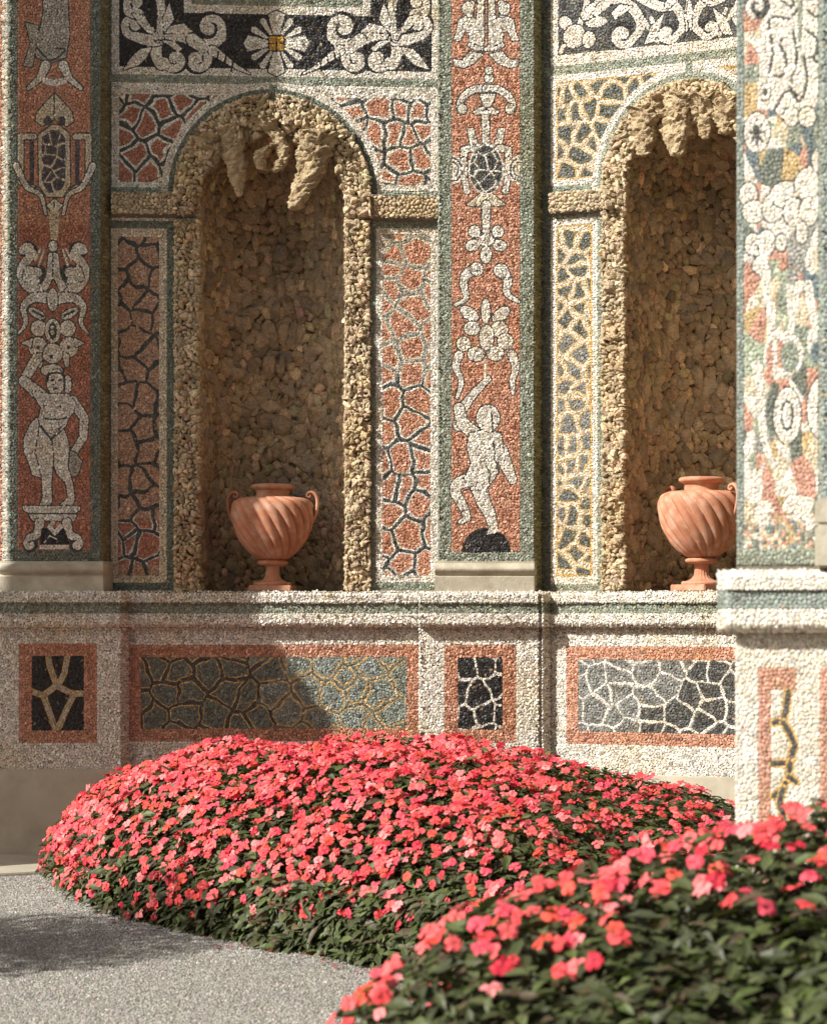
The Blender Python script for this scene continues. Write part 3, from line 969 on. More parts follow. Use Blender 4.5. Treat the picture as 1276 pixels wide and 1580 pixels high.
def build_zone(cv, name, a0, b0, a1, b1, cells_m, cells_t, cells_i, hole=None, seed=0, label=None, xs=(), ys=(), step=5.0):
    part = backing(cv, name, a0, b0, a1, b1, step, hole, M_MORTAR, nymph, xs=xs, ys=ys)
    if label:
        part['label'] = label
    cm, (P, V1, V2, N), col = cells_m
    inz = (cm['a'] >= a0) & (cm['a'] < a1) & (cm['b'] >= b0) & (cm['b'] < b1)
    if hole is not None:
        inz &= ~hole(cm['a'], cm['b'])
    cls = np.array([k[1] if k else '' for k in cv.names])[cm['lab']]
    for cl in np.unique(cls[inz]):
        s = inz & (cls == cl)
        if s.sum() < 3:
            continue
        rpx = np.minimum(cm['r1'][s], cm['r2'][s] * 1.3)
        h = rpx * cv.dref / F * cv.rng.uniform(.3, .64, s.sum())
        me = pebble_mesh(cl, P[s], V1[s] * 1.06, V2[s] * 1.06, N[s], h, col[s], 6, .17, .3, ((1.0, -.35), (.84, .7)), smooth=False)
        link(cl, me, M_PEB, part, 'stuff')
    if cells_i is not None:
        cm, (P, V1, V2, N), col = cells_i
        s = (cm['a'] >= a0) & (cm['a'] < a1) & (cm['b'] >= b0) & (cm['b'] < b1)
        for side in (0, 1):
            q = s & ((cm['a'] > (a0 + a1) / 2) == bool(side))
            if q.sum() < 3:
                continue
            h = cm['r2'][q] * cv.dref / F * cv.rng.uniform(.5, 1.1, q.sum())
            link('impost', pebble_mesh('impost', P[q], V1[q], V2[q], N[q], h, col[q], 7), M_TUFA, part, 'stuff')
    if cells_t is not None:
        cm, (P, V1, V2, N), col = cells_t
        s = (cm['a'] >= a0) & (cm['a'] < a1) & (cm['b'] >= b0) & (cm['b'] < b1)
        h = cm['r2'][s] * cv.dref / F * cv.rng.uniform(.7, 1.7, s.sum())
        PP = P[s] + N[s] * (.06 * tufa_noise(cm['a'][s], cm['b'][s], 40 + seed))[:, None]
        me = pebble_mesh('tufa_rim', PP, V1[s] * 1.2, V2[s] * 1.2, N[s], h, col[s], 7, .26, .45, ((1.0, -2.2), (.95, .1), (.6, .75)), smooth=False)
        link('tufa_rim', me, M_TUFA, part, 'stuff')
    return part


def prep(cv, sp, seed):
    cls = np.array([k[1] if k else '' for k in cv.names])
    tuf = np.isin(cv.lab, np.nonzero(cls == 'tufa_rim')[0])
    imp = np.isin(cv.lab, np.nonzero(cls == 'impost')[0])
    res = []
    for mask, s in ((~tuf & ~imp, sp), (tuf, 7.2), (imp, 6.0)):
        cv.wvar = .26 if s == sp else .6
        m = cv.cells(mask, s)
        if s != sp:       # the tufa rim follows the edge of the opening
            keep = ~(hole_left if cv is LT else hole_right)(m['a'] + np.sign(m['a'] - (NA if cv is LT else RNA)) * (12 * vnoise(m['a'], m['b'], 16, 77) - 1), m['b'])
            for k in m:
                m[k] = m[k][keep]
        res.append((m, frames(cv, m), pebble_cols(cv, m, .17 if s == sp else .2, .32, seed)))
    return res


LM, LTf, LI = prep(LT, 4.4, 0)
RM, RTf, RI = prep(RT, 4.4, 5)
led_ys = [913, 914, 916, 918, 920, 930, 931, 946, 947, 959, 962, 964, 966, 967.5, 968.5]
xsL = [4, 15, 155, 169, 675, 677, 823, 186, 199, 646, 648, 830]
build_zone(LT, 'pilaster', -230, T0, 169, 913, LM, None, None, None, 0, 'shaded pilaster with a standing figure on a pedestal in pale pebbles on red', xsL, (912.99,), 8)
build_zone(LT, 'niche_bay', 169, T0, 676, 913, LM, LTf, LI, hole_left, 0, 'bay round the half shaded niche with red and black crackle panels', xsL)
build_zone(LT, 'pilaster', 676, T0, 836, 913, LM, None, None, None, 0, 'sunlit red pilaster with a climbing white figure above a black mound', xsL, (), 8)
build_zone(LT, 'ledge', -230, 913.01, 836, 968.5, LM, None, None, None, 0, None, xsL, led_ys, 10)
build_zone(LT, 'pedestal', -230, 968.5, 199, 1182, LM, None, None, None, 0, 'shaded pedestal with a black panel framed in red', xsL, (), 12)
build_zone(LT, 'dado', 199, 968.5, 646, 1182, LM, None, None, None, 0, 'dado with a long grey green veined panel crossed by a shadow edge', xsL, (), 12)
build_zone(LT, 'pedestal', 646, 968.5, 836, 1182, LM, None, None, None, 0, 'sunlit pedestal with a black panel veined in white', xsL, (), 12)
build_zone(RT, 'niche_bay', 836, T0, 1330, 913, RM, RTf, RI, hole_right, 7, 'bay round the far niche with yellow and black crackle panels', [849])
build_zone(RT, 'ledge', 836, 913.01, 1330, 968.5, RM, None, None, None, 7, None, [850], led_ys, 10)
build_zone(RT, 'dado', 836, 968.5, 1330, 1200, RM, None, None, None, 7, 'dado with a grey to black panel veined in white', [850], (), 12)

# mass of the wall behind the mosaic and above it
ztop = ZC + (HY - T0) / F * D


def pt(cv, a, off=0.0):
    p = cv.P_off(float(a), HY, off)
    return (p.x, p.y)


def bN(cv):       # unit normal of a wall plane, towards the garden
    return Vector((cv.m, -1, 0)).normalized()


# ---------------------------------------------------------------- niches
def make_stone_templates():
    out = []
    g = np.random.default_rng(3)
    for k in range(10):
        nseg = 8
        lv = ((1.0, -.45), (.97, .35), (.72, .85))
        co = []
        rad = 1 + g.normal(0, .17, nseg)
        for rr, zz in lv:
            for i in range(nseg):
                an = i * 2 * math.pi / nseg
                co.append((math.cos(an) * rad[i] * rr * (1 + g.normal(0, .05)), math.sin(an) * rad[i] * rr * (1 + g.normal(0, .05)), zz + g.normal(0, .27) * (zz > 0)))
        co.append((0, 0, .95 + g.normal(0, .1)))
        tr = []
        for l in range(2):
            for i in range(nseg):
                j = (i + 1) % nseg
                tr += [l * nseg + i, l * nseg + j, (l + 1) * nseg + j, l * nseg + i, (l + 1) * nseg + j, (l + 1) * nseg + i]
        for i in range(nseg):
            tr += [2 * nseg + i, 2 * nseg + (i + 1) % nseg, 3 * nseg]
        me = make_mesh('tufa_stone', np.array(co), np.array(tr), 3, None, k % 2 == 0)
        me.materials.append(M_TSTONE)
        out.append(me)
    return out


STONES = make_stone_templates()


def build_niche(cv, ac, bspr, ra, rbp, depth, seed, label):
    g = np.random.default_rng(seed)
    C0 = cv.P_off(ac, HY, 0.0)
    L0, R0 = cv.P_off(ac - ra, HY, 0.0), cv.P_off(ac + ra, HY, 0.0)
    T = (R0 - L0).normalized()
    C = (L0 + R0) / 2
    w = (R0 - L0).length / 2
    N = bN(cv)
    zs = ZC + (HY - bspr) / F * D
    z0 = ZC + (HY - 914) / F * D
    rz = rbp / F * D
    T_, N_ = np.array(T), np.array(N)
    C_ = np.array((C.x, C.y, 0.0))

    def S(u, v):
        """u across 0..1, v up: 0..1 the wall, 1..2 the half dome"""
        ph = u * np.pi
        ps = np.clip(v - 1, 0, 1) * np.pi / 2
        cr = np.cos(ps)
        x = -w * np.cos(ph) * cr
        y = depth * np.abs(np.sin(ph)) ** .75 * cr
        z = np.where(v < 1, z0 + (zs - z0) * v, zs + rz * np.sin(ps))
        return C_ + T_ * x[..., None] - N_ * y[..., None] + np.array((0, 0, 1.)) * z[..., None]

    uu, vv = np.meshgrid(np.linspace(0, 1, 49), np.concatenate([np.linspace(0, 1, 30)[:-1], np.linspace(1, 1.985, 20)]))
    co = S(uu.ravel(), vv.ravel())
    q = np.arange(uu.size).reshape(uu.shape)
    f = np.stack([q[:-1, :-1], q[:-1, 1:], q[1:, 1:], q[1:, :-1]], -1).reshape(-1, 4)
    shell = link('niche', make_mesh('niche', co, f.ravel(), 4), M_SHELL, nymph)
    shell['label'] = label
    # stones: cells on the unrolled shell, each fitted with a rough stone
    hgt0 = zs - z0
    ut = np.linspace(0, 1, 401)
    pts = S(ut, np.full(401, .5))
    cum = np.concatenate([[0], np.cumsum(np.linalg.norm(np.diff(pts, axis=0), axis=1))])
    px_m = D / F
    Wp, Hw, Hd = cum[-1] / px_m, hgt0 / px_m, rz * 1.45 / px_m
    un = Canvas(0, 0, Wp, Hw + Hd, D, 0, 0, 0, seed, 1.0)
    un.lab[:] = un.L('tufa', 'tufa')
    un.wvar = .5
    cm = un.cells(un.lab > 0, 16.5, 2, .5)

    def S2(a, b):
        u = np.interp(a * px_m, cum, ut)
        v = np.where(b < Hw, b / Hw, 1 + (b - Hw) / Hd * .97)
        return S(u, v)
    e = .5
    P = S2(cm['a'], cm['b'])
    ta = (S2(cm['a'] + e, cm['b']) - S2(cm['a'] - e, cm['b'])) / (2 * e)
    tb = (S2(cm['a'], cm['b'] + e) - S2(cm['a'], cm['b'] - e)) / (2 * e)
    Nn = np.cross(ta, tb); Nn /= np.linalg.norm(Nn, axis=1)[:, None] + 1e-12
    inward = (np.array((C.x, C.y, 0)) - N_ * depth * .4) - P
    inward[:, 2] = np.minimum(P[:, 2], zs) - P[:, 2]
    sg = np.sign((Nn * inward).sum(1)); sg[sg == 0] = 1
    Nn *= sg[:, None]
    c_, s_ = np.cos(cm['th'])[:, None], np.sin(cm['th'])[:, None]
    V1 = (ta * c_ + tb * s_) * cm['r1'][:, None]
    V2 = (-ta * s_ + tb * c_) * cm['r2'][:, None]
    rr_ = np.sqrt(cm['r1'] * cm['r2']) * px_m
    hh = rr_ * g.uniform(.4, .85, len(rr_))
    vv_ = np.where(cm['b'] < Hw, 0, (cm['b'] - Hw) / Hd)
    uu_ = cm['a'] / Wp
    order = np.argsort(-rr_ * (np.abs(uu_ - .44) < .42) * (vv_ < .6))
    for i in order[:298]:
        o = bpy.data.objects.new('tufa_stone', STONES[g.integers(10)])
        COL.objects.link(o)
        M = Matrix.Identity(4)
        for r_ in range(3):
            M[r_][0], M[r_][1], M[r_][2], M[r_][3] = V1[i][r_] * 1.18, V2[i][r_] * 1.18, Nn[i][r_] * hh[i], P[i][r_]
        o.parent = shell
        o.matrix_world = M
    s = order[298:]
    base = np.array([(.55, .415, .26)]) * np.exp(g.normal(0, .24, (len(s), 1))) * np.exp(g.normal(0, .05, (len(s), 3)))
    link('small_tufa', pebble_mesh('small_tufa', P[s], V1[s] * 1.18, V2[s] * 1.18, Nn[s], hh[s], base, 7, .2, .2, ((1.0, -.5), (.9, .5)), g, True), M_TUFA, shell, 'stuff')
    return shell, C, T, N, w, zs


nicheL = build_niche(LT, NA, NB, 118.0, 118.0, .72, 21, 'deep arched niche in brown tufa stones behind the shaded urn')
nicheR = build_niche(RT, RNA, SPR, RIN, RIN * RBo / RAo, .85, 22, 'far arched niche in brown tufa stones behind the sunlit urn')


def lump(name, cv, path, radii, parent, dep, seed, flat=.75, nz=.35, hole=None):
    """a rough hanging rock: rings along a path of photo pixels on the wall plane, broken up by noise"""
    pts = smooth_path([(p[0], cv.conv(*p)[1], r) for p, r in zip(path, radii)], 12)
    nseg = 34
    co = []
    u = D / F
    T = Vector((1, cv.m, 0)).normalized(); N = bN(cv)
    for k, (a, b, r) in enumerate(pts):
        c0 = cv.P_off(a, b, -dep)
        for i in range(nseg):
            an = 2 * math.pi * i / nseg
            v = c0 + T * math.cos(an) * r * u + N * math.sin(an) * r * u * flat
            n1 = mnoise.noise(v * 9 + Vector((seed * 3.1, 0, 0))); n2 = mnoise.noise(v * 24 + Vector((seed, 5, 0))); n3 = mnoise.noise(v * 55) + .7 * mnoise.noise(v * 110)
            rg = .5 - abs(mnoise.noise(v * 16 + Vector((2, seed, 1)))) * 1.8 + .4 - abs(mnoise.noise(v * 38)) * 1.4
            v += (T * math.cos(an) + N * math.sin(an)) * r * u * (nz * n1 * 1.0 + nz * .6 * n2 + nz * .7 * n3 + nz * .75 * rg) + Vector((0, 0, r * u * .3 * n2))
            if hole:
                hv = cv.P_off(hole[0], cv.conv(hole[0], hole[1])[1], -dep + r * u * .6)
                dd = ((v - hv) * 1.0)
                q = math.exp(-((dd.x / (hole[2] * u)) ** 2 + (dd.z / (hole[3] * u)) ** 2))
                v -= N * q * r * u * .9 * max(0, math.sin(an))
            co.append(v)
    n = len(pts)
    fi = []
    for k in range(n - 1):
        for i in range(nseg):
            j = (i + 1) % nseg
            fi += [k * nseg + i, (k + 1) * nseg + i, (k + 1) * nseg + j, k * nseg + i, (k + 1) * nseg + j, k * nseg + j]
    top, bot = len(co), len(co) + 1
    co.append(cv.P_off(pts[0][0], pts[0][1], -dep)); co.append(cv.P_off(pts[-1][0], pts[-1][1] + pts[-1][2] * .5, -dep))
    for i in range(nseg):
        j = (i + 1) % nseg
        fi += [top, i, j, bot, (n - 1) * nseg + j, (n - 1) * nseg + i]
    return link(name, make_mesh(name, np.array([tuple(v) for v in co]), np.array(fi), 3), M_STAL, parent)


LT.off = 0; RT.off = 0
sh = nicheL[0]
lump('stalactite', LT, [(352, 196), (358, 225), (364, 258), (368, 285), (369, 303)], [21, 18, 14, 9, 4], sh, .0, 1)
lump('stalactite', LT, [(400, 184), (420, 200), (434, 222), (438, 248), (426, 262)], [18, 14, 9, 8, 8], sh, -.02, 2, .8, .55)
lump('stalactite', LT, [(436, 222), (414, 228), (403, 244), (406, 262), (424, 264)], [9, 9, 8, 6, 8], sh, -.02, 3, .8, .55)
lump('stalactite', LT, [(496, 205), (490, 232), (480, 262), (468, 292), (458, 316), (455, 324)], [28, 25, 20, 15, 12, 7], sh, -.03, 4, .75, .4, (464, 262, 7, 16))
lump('stalactite', LT, [(330, 210), (326, 235), (320, 262)], [24, 19, 10], sh, .04, 5, .8, .5)
lump('stalactite', LT, [(528, 225), (530, 252), (533, 285)], [20, 14, 6], sh, .04, 7, .8, .5)
lump('stalactite', LT, [(380, 188), (384, 202), (388, 215)], [22, 15, 7], sh, .06, 17, .8, .5)
sh = nicheR[0]
lump('stalactite', RT, [(990, 170), (996, 190), (996, 216), (993, 240)], [19, 17, 14, 10], sh, -.03, 8, .7, .45)
lump('stalactite', RT, [(1050, 150), (1046, 180), (1046, 210), (1044, 240)], [24, 22, 18, 12], sh, -.04, 9, .7, .4)
lump('stalactite', RT, [(1088, 150), (1084, 172), (1087, 196), (1088, 215)], [23, 20, 12, 5], sh, -.03, 10, .7, .45)
lump('stalactite', RT, [(1122, 155), (1122, 180), (1120, 205)], [23, 18, 12], sh, -.03, 11, .7, .45)
lump('stalactite', RT, [(1020, 150), (1020, 165), (1022, 180)], [20, 15, 8], sh, -.01, 12, .8, .5)
lump('stalactite', RT, [(968, 215), (968, 232), (966, 250)], [16, 14, 10], sh, .02, 13, .8, .5)
lump('stalactite', RT, [(1150, 175), (1152, 200), (1154, 230)], [18, 15, 8], sh, .03, 14, .8, .5)


# arch soffit lumps: a second, irregular row round the lip of each opening
def lip(cv, ac, bs, ra, rbq, parent, seed, hole):
    g = np.random.default_rng(seed)
    P, V1, V2, Nn, cc = [], [], [], [], []
    u = D / F
    T = np.array(Vector((1, cv.m, 0)).normalized()); N = np.array(bN(cv)); Zv = np.array((0, 0, 1.))
    T = T * math.sqrt(1 + cv.m ** 2)
    for k in range(900):
        if k < 250:
            t = g.uniform(0, math.pi)
            e = np.array((-math.cos(t), math.sin(t)))
            a, b = ac + e[0] * ra, bs - e[1] * rbq
        else:
            s = g.choice((-1, 1))
            e = np.array((float(s), 0.)); a, b = ac + s * ra, g.uniform(bs, 912)
        dep = g.uniform(-.03, .12)
        inn = g.uniform(-.012, .014)
        p = np.array(cv.P_off(a, b, -dep)) - (T * e[0] + Zv * e[1]) * inn
        r = g.uniform(.009, .024)
        d1 = g.normal(0, 1, 3); d1 /= np.linalg.norm(d1)
        nn = -(T * e[0] + Zv * e[1]) * .8 + N * .6; nn /= np.linalg.norm(nn)
        v1 = np.cross(nn, d1); v1 /= np.linalg.norm(v1)
        v2 = np.cross(nn, v1)
        P.append(p); V1.append(v1 * r * g.uniform(.8, 1.4)); V2.append(v2 * r); Nn.append(nn)
        cc.append(np.array(PAL['tufa']) * math.exp(g.normal(0, .18)))
    for k in range(110):
        t = math.pi / 2 + g.normal(.12, .5)
        e = np.array((-math.cos(t), math.sin(t)))
        a, b = ac + e[0] * ra, bs - e[1] * rbq
        fall = g.random() ** 1.6 * .13 * math.exp(-((t - math.pi / 2) / .75) ** 2)
        p = np.array(cv.P_off(a, b, g.uniform(-.035, .05) - fall * .2)) - Zv * fall - (T * e[0] + Zv * e[1]) * .005
        d1 = g.normal(0, 1, 3); d1 /= np.linalg.norm(d1)
        nn = N * .8 - Zv * .5 + g.normal(0, .3, 3); nn /= np.linalg.norm(nn)
        v1 = np.cross(nn, d1); v1 /= np.linalg.norm(v1)
        v2 = np.cross(nn, v1)
        r = g.uniform(.01, .028)
        P.append(p); V1.append(v1 * r * g.uniform(.8, 1.3)); V2.append(v2 * r); Nn.append(nn)
        cc.append(np.array(PAL['tufa']) * math.exp(g.normal(0, .15)))
    P, V1, V2, Nn, cc = map(np.array, (P, V1, V2, Nn, cc))
    link('lip_lumps', pebble_mesh('lip_lumps', P, V1, V2, Nn, np.linalg.norm(V2, axis=1) * g.uniform(.6, 1.5, len(P)), cc, 7, .22, .4, ((1.0, -1.2), (.95, .1), (.6, .75)), g, False), M_TUFA, parent, 'stuff')


lip(LT, NA, NB, 118, 118, nicheL[0], 31, None)
lip(RT, RNA, SPR, RIN, RIN * RBo / RAo, nicheR[0], 32, None)

# weathered relief on the back of the left niche: a worn herm made of larger shaped stones
g = np.random.default_rng(9)
C, T, N, w = nicheL[1:5]
uz = D / F


def relief(px, py, rx, ry, rot=0, h=.03):
    b = LT.conv(px, py)[1]
    dx = (px - NA) * uz * 1.04
    dep = .72 * max(.05, 1 - (dx / w) ** 2) ** .5 * .985
    p = Vector((C.x, C.y, 0)) + T * dx - N * dep + Vector((0, 0, ZC + (HY - b) * uz))
    o = bpy.data.objects.new('relief_stone', STONES[int(g.integers(10))])
    COL.objects.link(o)
    v1 = T * math.cos(rot) + Vector((0, 0, math.sin(rot))); v2 = -T * math.sin(rot) + Vector((0, 0, math.cos(rot)))
    M = Matrix.Identity(4)
    for r_ in range(3):
        M[r_][0], M[r_][1], M[r_][2], M[r_][3] = v1[r_] * rx * uz, v2[r_] * ry * uz, N[r_] * h, p[r_]
    o.parent = nicheL[0]
    o.matrix_world = M


for args in ((422, 362, 15, 17, 0, .07), (422, 385, 10, 9, 0, .05), (422, 400, 14, 7, 0, .05), (420, 425, 9, 22, 0, .05), (432, 450, 10, 20, .3, .05), (414, 455, 9, 18, -.2, .05),
             (404, 488, 15, 17, .2, .06), (426, 492, 11, 20, 0, .06), (440, 490, 9, 18, -.2, .05), (404, 545, 12, 22, 0, .06), (420, 545, 10, 22, 0, .05), (427, 600, 8, 11, 0, .05),
             (456, 590, 13, 13, 0, .05), (420, 640, 20, 22, .3, .05), (452, 652, 14, 15, 0, .05), (402, 690, 8, 15, 0, .06), (362, 480, 14, 22, .7, .05), (352, 560, 15, 17, .2, .05)):
    relief(*args)

# ---------------------------------------------------------------- stone bases, plinths, ledge top, mass of the wall
zl = ZC + (HY - 913) / F * D


def base_block(x0, x1, y0, y1, mid, name='stone_base'):
    """pilaster base of pale stone: torus roll over a square block"""
    import bmesh
    prof = []            # (protrusion, b)
    for t in np.linspace(0, math.pi, 9):
        prof.append((.012 + .03 * math.sin(t), y0 + 3 + (mid - y0 - 3) * t / math.pi))
    prof = [(-.02, y0), (.012, y0)] + prof + [(.016, mid + 1.5), (.034, mid + 3), (.034, y1)]
    cv = LT
    n = Vector((bN(cv).x, bN(cv).y, 0))
    co, fi = [], []
    ra, rc = x0 + 2, x1 - 2
    for (o, b) in prof:
        row = []
        A0 = cv.P_off(x0, b, PIL + o); A1 = cv.P_off(x1, b, PIL + o)
        B0 = A0 - n * (PIL + o + .05); B1 = A1 - n * (PIL + o - .01) + Vector((.035, 0, 0))
        co += [tuple(B0), tuple(A0), tuple(A1), tuple(B1)]
    for k in range(len(prof) - 1):
        for i in range(3):
            fi += [k * 4 + i, (k + 1) * 4 + i, (k + 1) * 4 + i + 1, k * 4 + i + 1]
    me = make_mesh(name, np.array(co), np.array(fi), 4, None, False)
    o = link(name, me, M_STONE, nymph)
    bv = o.modifiers.new('bevel', 'BEVEL'); bv.width = .004; bv.segments = 2; bv.limit_method = 'ANGLE'
    return o


base_block(0, 160, 868, 914, 888)
base_block(671, 824, 867, 914, 888)


def plinth(name, cv, x0, x1, off, btop, zlow=-.05, ret=0.0):
    A, B = cv.P_off(x0, HY, off), cv.P_off(x1, HY, off)
    n = bN(cv)
    A2, B2 = A - n * .4, B - n * .4 + Vector((ret, 0, 0))
    return link(name, prism_mesh(name, [(A.x, A.y), (B.x, B.y), (B2.x, B2.y), (A2.x, A2.y)], zlow, ZC + (HY - btop) / F * D, .006), M_PLINTH, nymph)


plinth('plinth', LT, -230, 195, PED + DADO + .02, 1181)
plinth('plinth', LT, 195, 640, DADO + .012, 1179, ret=0)
plinth('plinth', LT, 640, 835, PED + DADO + .02, 1181)
plinth('plinth', RT, 838, 1330, DADO + .012, 1190)

p0, p1, p2 = pt(LT, -230, -.02), pt(LT, 835, -.02), pt(RT, 1330, -.02)
l0, l1, l2 = pt(LT, -230, .08), pt(LT, 835, .08), pt(RT, 1330, .08)
link('ledge_slab', prism_mesh('ledge_slab', [l0, l1, l2, (l2[0] + .6, l2[1] + 1.5), (l0[0], l0[1] + 1.6)], zl - .1, zl - .002), M_MORTAR, nymph)
link('wall_core', prism_mesh('wall_core', [(p0[0], p0[1]), p1, p2, (p2[0] + .5, p2[1] + .35), (p1[0], p1[1] + .35), (p0[0], p0[1] + .35)], ztop, 6.8), M_MORTAR, nymph)
link('wall_core', prism_mesh('wall_core', [(p0[0], p0[1] + 1.3), (p1[0], p1[1] + 1.3), (p2[0] + .5, p2[1] + 1.3), (p2[0] + .5, p2[1] + 1.7), (p0[0], p0[1] + 1.7)], 0, 6.8), M_MORTAR, nymph)
link('wall_return', prism_mesh('wall_return', [(p2[0], p2[1]), (1.05, -6.5), (1.45, -6.5), (p2[0] + .4, p2[1])], 0, 6.8), M_SHELL, nymph)

# ================================================================== THE NEAR PIER ON THE RIGHT
pier = empty('mosaic_pier', 'nearer pier of large multicoloured pebbles with a rounded white and green ledge', 'mosaic pier', (.6, -6.8, 0))
DP_ = 7.0
RP = Canvas(1100, -150, 1560, 1690, DP_, -(D - DP_), -.2, (1137 - VX) / F * DP_, 3, 1.2)


def off_pier(a, b):
    up = .05 * ramp(a, 1262, 1268) * (b < 872)
    t, e = 879., 976.
    led = ledge_profile(b, t, e) * .95
    rnd = np.sqrt(np.clip(1 - np.clip((1128 - a) / 22, 0, 1) ** 2, 0, 1))
    led = np.where((b >= t) & (b <= e), (led + .0) * rnd - .06 * (1 - rnd), 0)
    return up + led


RP.offmap = off_pier
c = RP
c.off = 0
PGr, PWh, PLn = c.L('teal', 'green_border'), c.L('white', 'shell_scrolls'), c.L('dark', 'shell_scrolls')
cols = [c.L(k, 'coloured_patches') for k in ('pinkred', 'paleochre', 'lgreen', 'slate', 'blue', 'green', 'pinkred', 'grey', 'cream', 'white')]
wts = np.array([.14, .13, .12, .07, .06, .08, .05, .05, .12, .18])
c.rect(1137, -150, 1560, 872, PGr, True)
# patches: tall cells, each of one colour
r = c._box(1148, -150, 1262, 850)
i0, i1, j0, j1, X, Y = r
ins = (X < 1262) & (Y < 850)
best = np.full(X.shape, 1e9); lab = np.zeros(X.shape, np.int16)
for _ in range(230):
    sx, sy = c.rng.uniform(1140, 1270), c.rng.uniform(-160, 860)
    dd = ((X - sx) * 1.0) ** 2 + ((Y - sy) * .5) ** 2
    l = c.rng.choice(cols, p=wts)
    t = dd < best
    best[t] = dd[t]; lab[t] = l
c.lab[i0:i1, j0:j1][ins] = lab[ins]
z = Zm(1080, 0, .266)
c.poly(mp(z, [(380, -600), (690, -600), (690, 560), (640, 700), (520, 730), (430, 640), (330, 640), (330, 470), (345, 420), (330, 300), (250, 220), (270, 190), (350, 230), (380, 60)]), PWh)
for pts in ([(400, 420), (420, 300), (400, 120), (450, 100), (520, 110), (560, 60)], [(430, 440), (480, 440), (500, 350), (460, 250), (480, 230)], [(520, 500), (575, 590), (620, 470), (600, 330)],
            [(610, 330), (650, 330), (690, 300)], [(540, 180), (560, 330), (530, 480)], [(620, 180), (680, 240), (660, 350), (700, 350)], [(430, 640), (500, 530), (570, 560)], [(620, 60), (680, 100), (690, 40)],
            [(460, 0), (540, 40), (520, -60)]):
    c.stroke(mp(z, smooth_path(pts)), 3.8, PLn)
c.stroke(mp(z, [(580, -100), (580, 120), (575, 280)]), 9, c.L('green', 'shell_scrolls'), 5)
c.poly(mp(z, [(250, 40), (290, 100), (370, 90), (330, 180), (250, 185)]), cols[0]); c.poly(mp(z, [(290, 240), (345, 340), (330, 380), (255, 370), (260, 330)]), cols[0])
c.rect(1148, 101, 1171, 126, cols[5]); c.rect(1148, 128, 1168, 180, cols[1])
c.spiral(*z(330, 40), 16, 2, 1.2, 1, 9, PWh, None, PLn)
c.ell(*z(378, 535), 8, 13, PWh, ol=PLn, ow=2); c.ell(*z(378, 535), 3.5, 6, c.L('dark', 'shell_scrolls'))
c.ell(*z(330, 770), 20, 31, PWh, ol=PLn)
for k in range(8):
    an = k * math.pi / 4
    c.stroke([z(330, 770), (z(330, 770)[0] + 12 * math.cos(an), z(330, 770)[1] + 20 * math.sin(an))], 4.5, c.L('dark', 'shell_scrolls'), 3)
for x, y, rx, ry in ((530, 680, 12, 14), (620, 680, 13, 15), (280, 1130, 14, 18), (310, 1230, 17, 17), (420, 1210, 16, 22), (500, 1130, 25, 20), (660, 1070, 30, 28), (540, 1230, 15, 22), (630, 1230, 14, 22), (700, 1180, 15, 14),
                     (305, 1420, 12, 17), (385, 1410, 13, 20), (470, 1410, 9, 13), (590, 1350, 9, 17), (350, 1540, 12, 14), (700, 930, 14, 20)):
    c.ell(*z(x, y), rx, ry, PWh, ol=PLn, ow=2)
z = Zm(1080, 380, .329)
c.stroke(mp(z, smooth_path([(295, 60), (315, 200), (335, 330), (330, 450)])), 17, PWh, 14)
c.ell(*z(390, 510), 31, 37, PWh); c.ell(*z(355, 520), 15, 27, cols[0], rot=.1); c.ell(*z(420, 520), 14, 24, cols[5]); c.stroke(mp(z, [(350, 420), (352, 620)]), 7, PWh)
c.stroke(mp(z, [(465, 180), (440, 300), (425, 400)]), 14, PWh, 10); c.stroke(mp(z, [(508, 180), (520, 280), (545, 380)]), 14, PWh, 14)
c.ell(*z(560, 450), 20, 30, PWh); c.ell(*z(560, 500), 14, 18, cols[4])
c.stroke(mp(z, smooth_path([(265, 560), (285, 700), (300, 900), (345, 1035)])), 17, PWh, 9)
c.stroke(mp(z, smooth_path([(350, 660), (325, 760), (340, 870)])), 13, c.L('slate', 'shell_scrolls'))
c.ell(*z(408, 795), 21, 43, PWh, ol=PLn, ow=2); c.ell(*z(408, 795), 10, 24, PLn); c.ell(*z(408, 795), 7, 20, PWh)
c.ell(*z(575, 760), 24, 48, PWh, ol=PLn, ow=2); c.ell(*z(580, 770), 10, 20, PLn); c.ell(*z(580, 770), 6, 15, PWh)
for x, y, rx, ry in ((255, 1130, 13, 26), (440, 1230, 18, 18), (300, 1260, 16, 22), (500, 1290, 17, 14), (560, 1110, 7, 22), (250, 1340, 12, 12), (430, 1160, 9, 14)):
    c.ell(*z(x, y), rx, ry, PWh)
# speckled foot
r = c._box(1148, 775, 1258, 850)
i0, i1, j0, j1, X, Y = r
sp = c.rng.integers(0, 10, (60, 60))
k = sp[((Y * .17).astype(int)) % 60, ((X * .17).astype(int)) % 60]
fr = (vnoise(X, Y, 12, 3) > (850 - Y) / 75 * .9) & (X < 1258) & (Y < 850)
c.lab[i0:i1, j0:j1][fr] = np.array(cols)[k][fr]
c.rect(1137, 847, 1262, 872, c.L('green', 'green_border'), True)
# next pilaster strip right of the panel
c.rect(1262, -150, 1560, 872, c.L('teal', 'green_border'), True)
c.rect(1285, -150, 1420, 872, c.L('red', 'coloured_patches'), True)
c.rect(1420, -150, 1560, 872, c.L('teal', 'green_border'), True)
for yy in range(-120, 780, 90):
    c.ell(1352, yy, 34, 28, PWh, ol=PLn); c.ell(1352, yy, 12, 10, c.L('slate', 'shell_scrolls'))
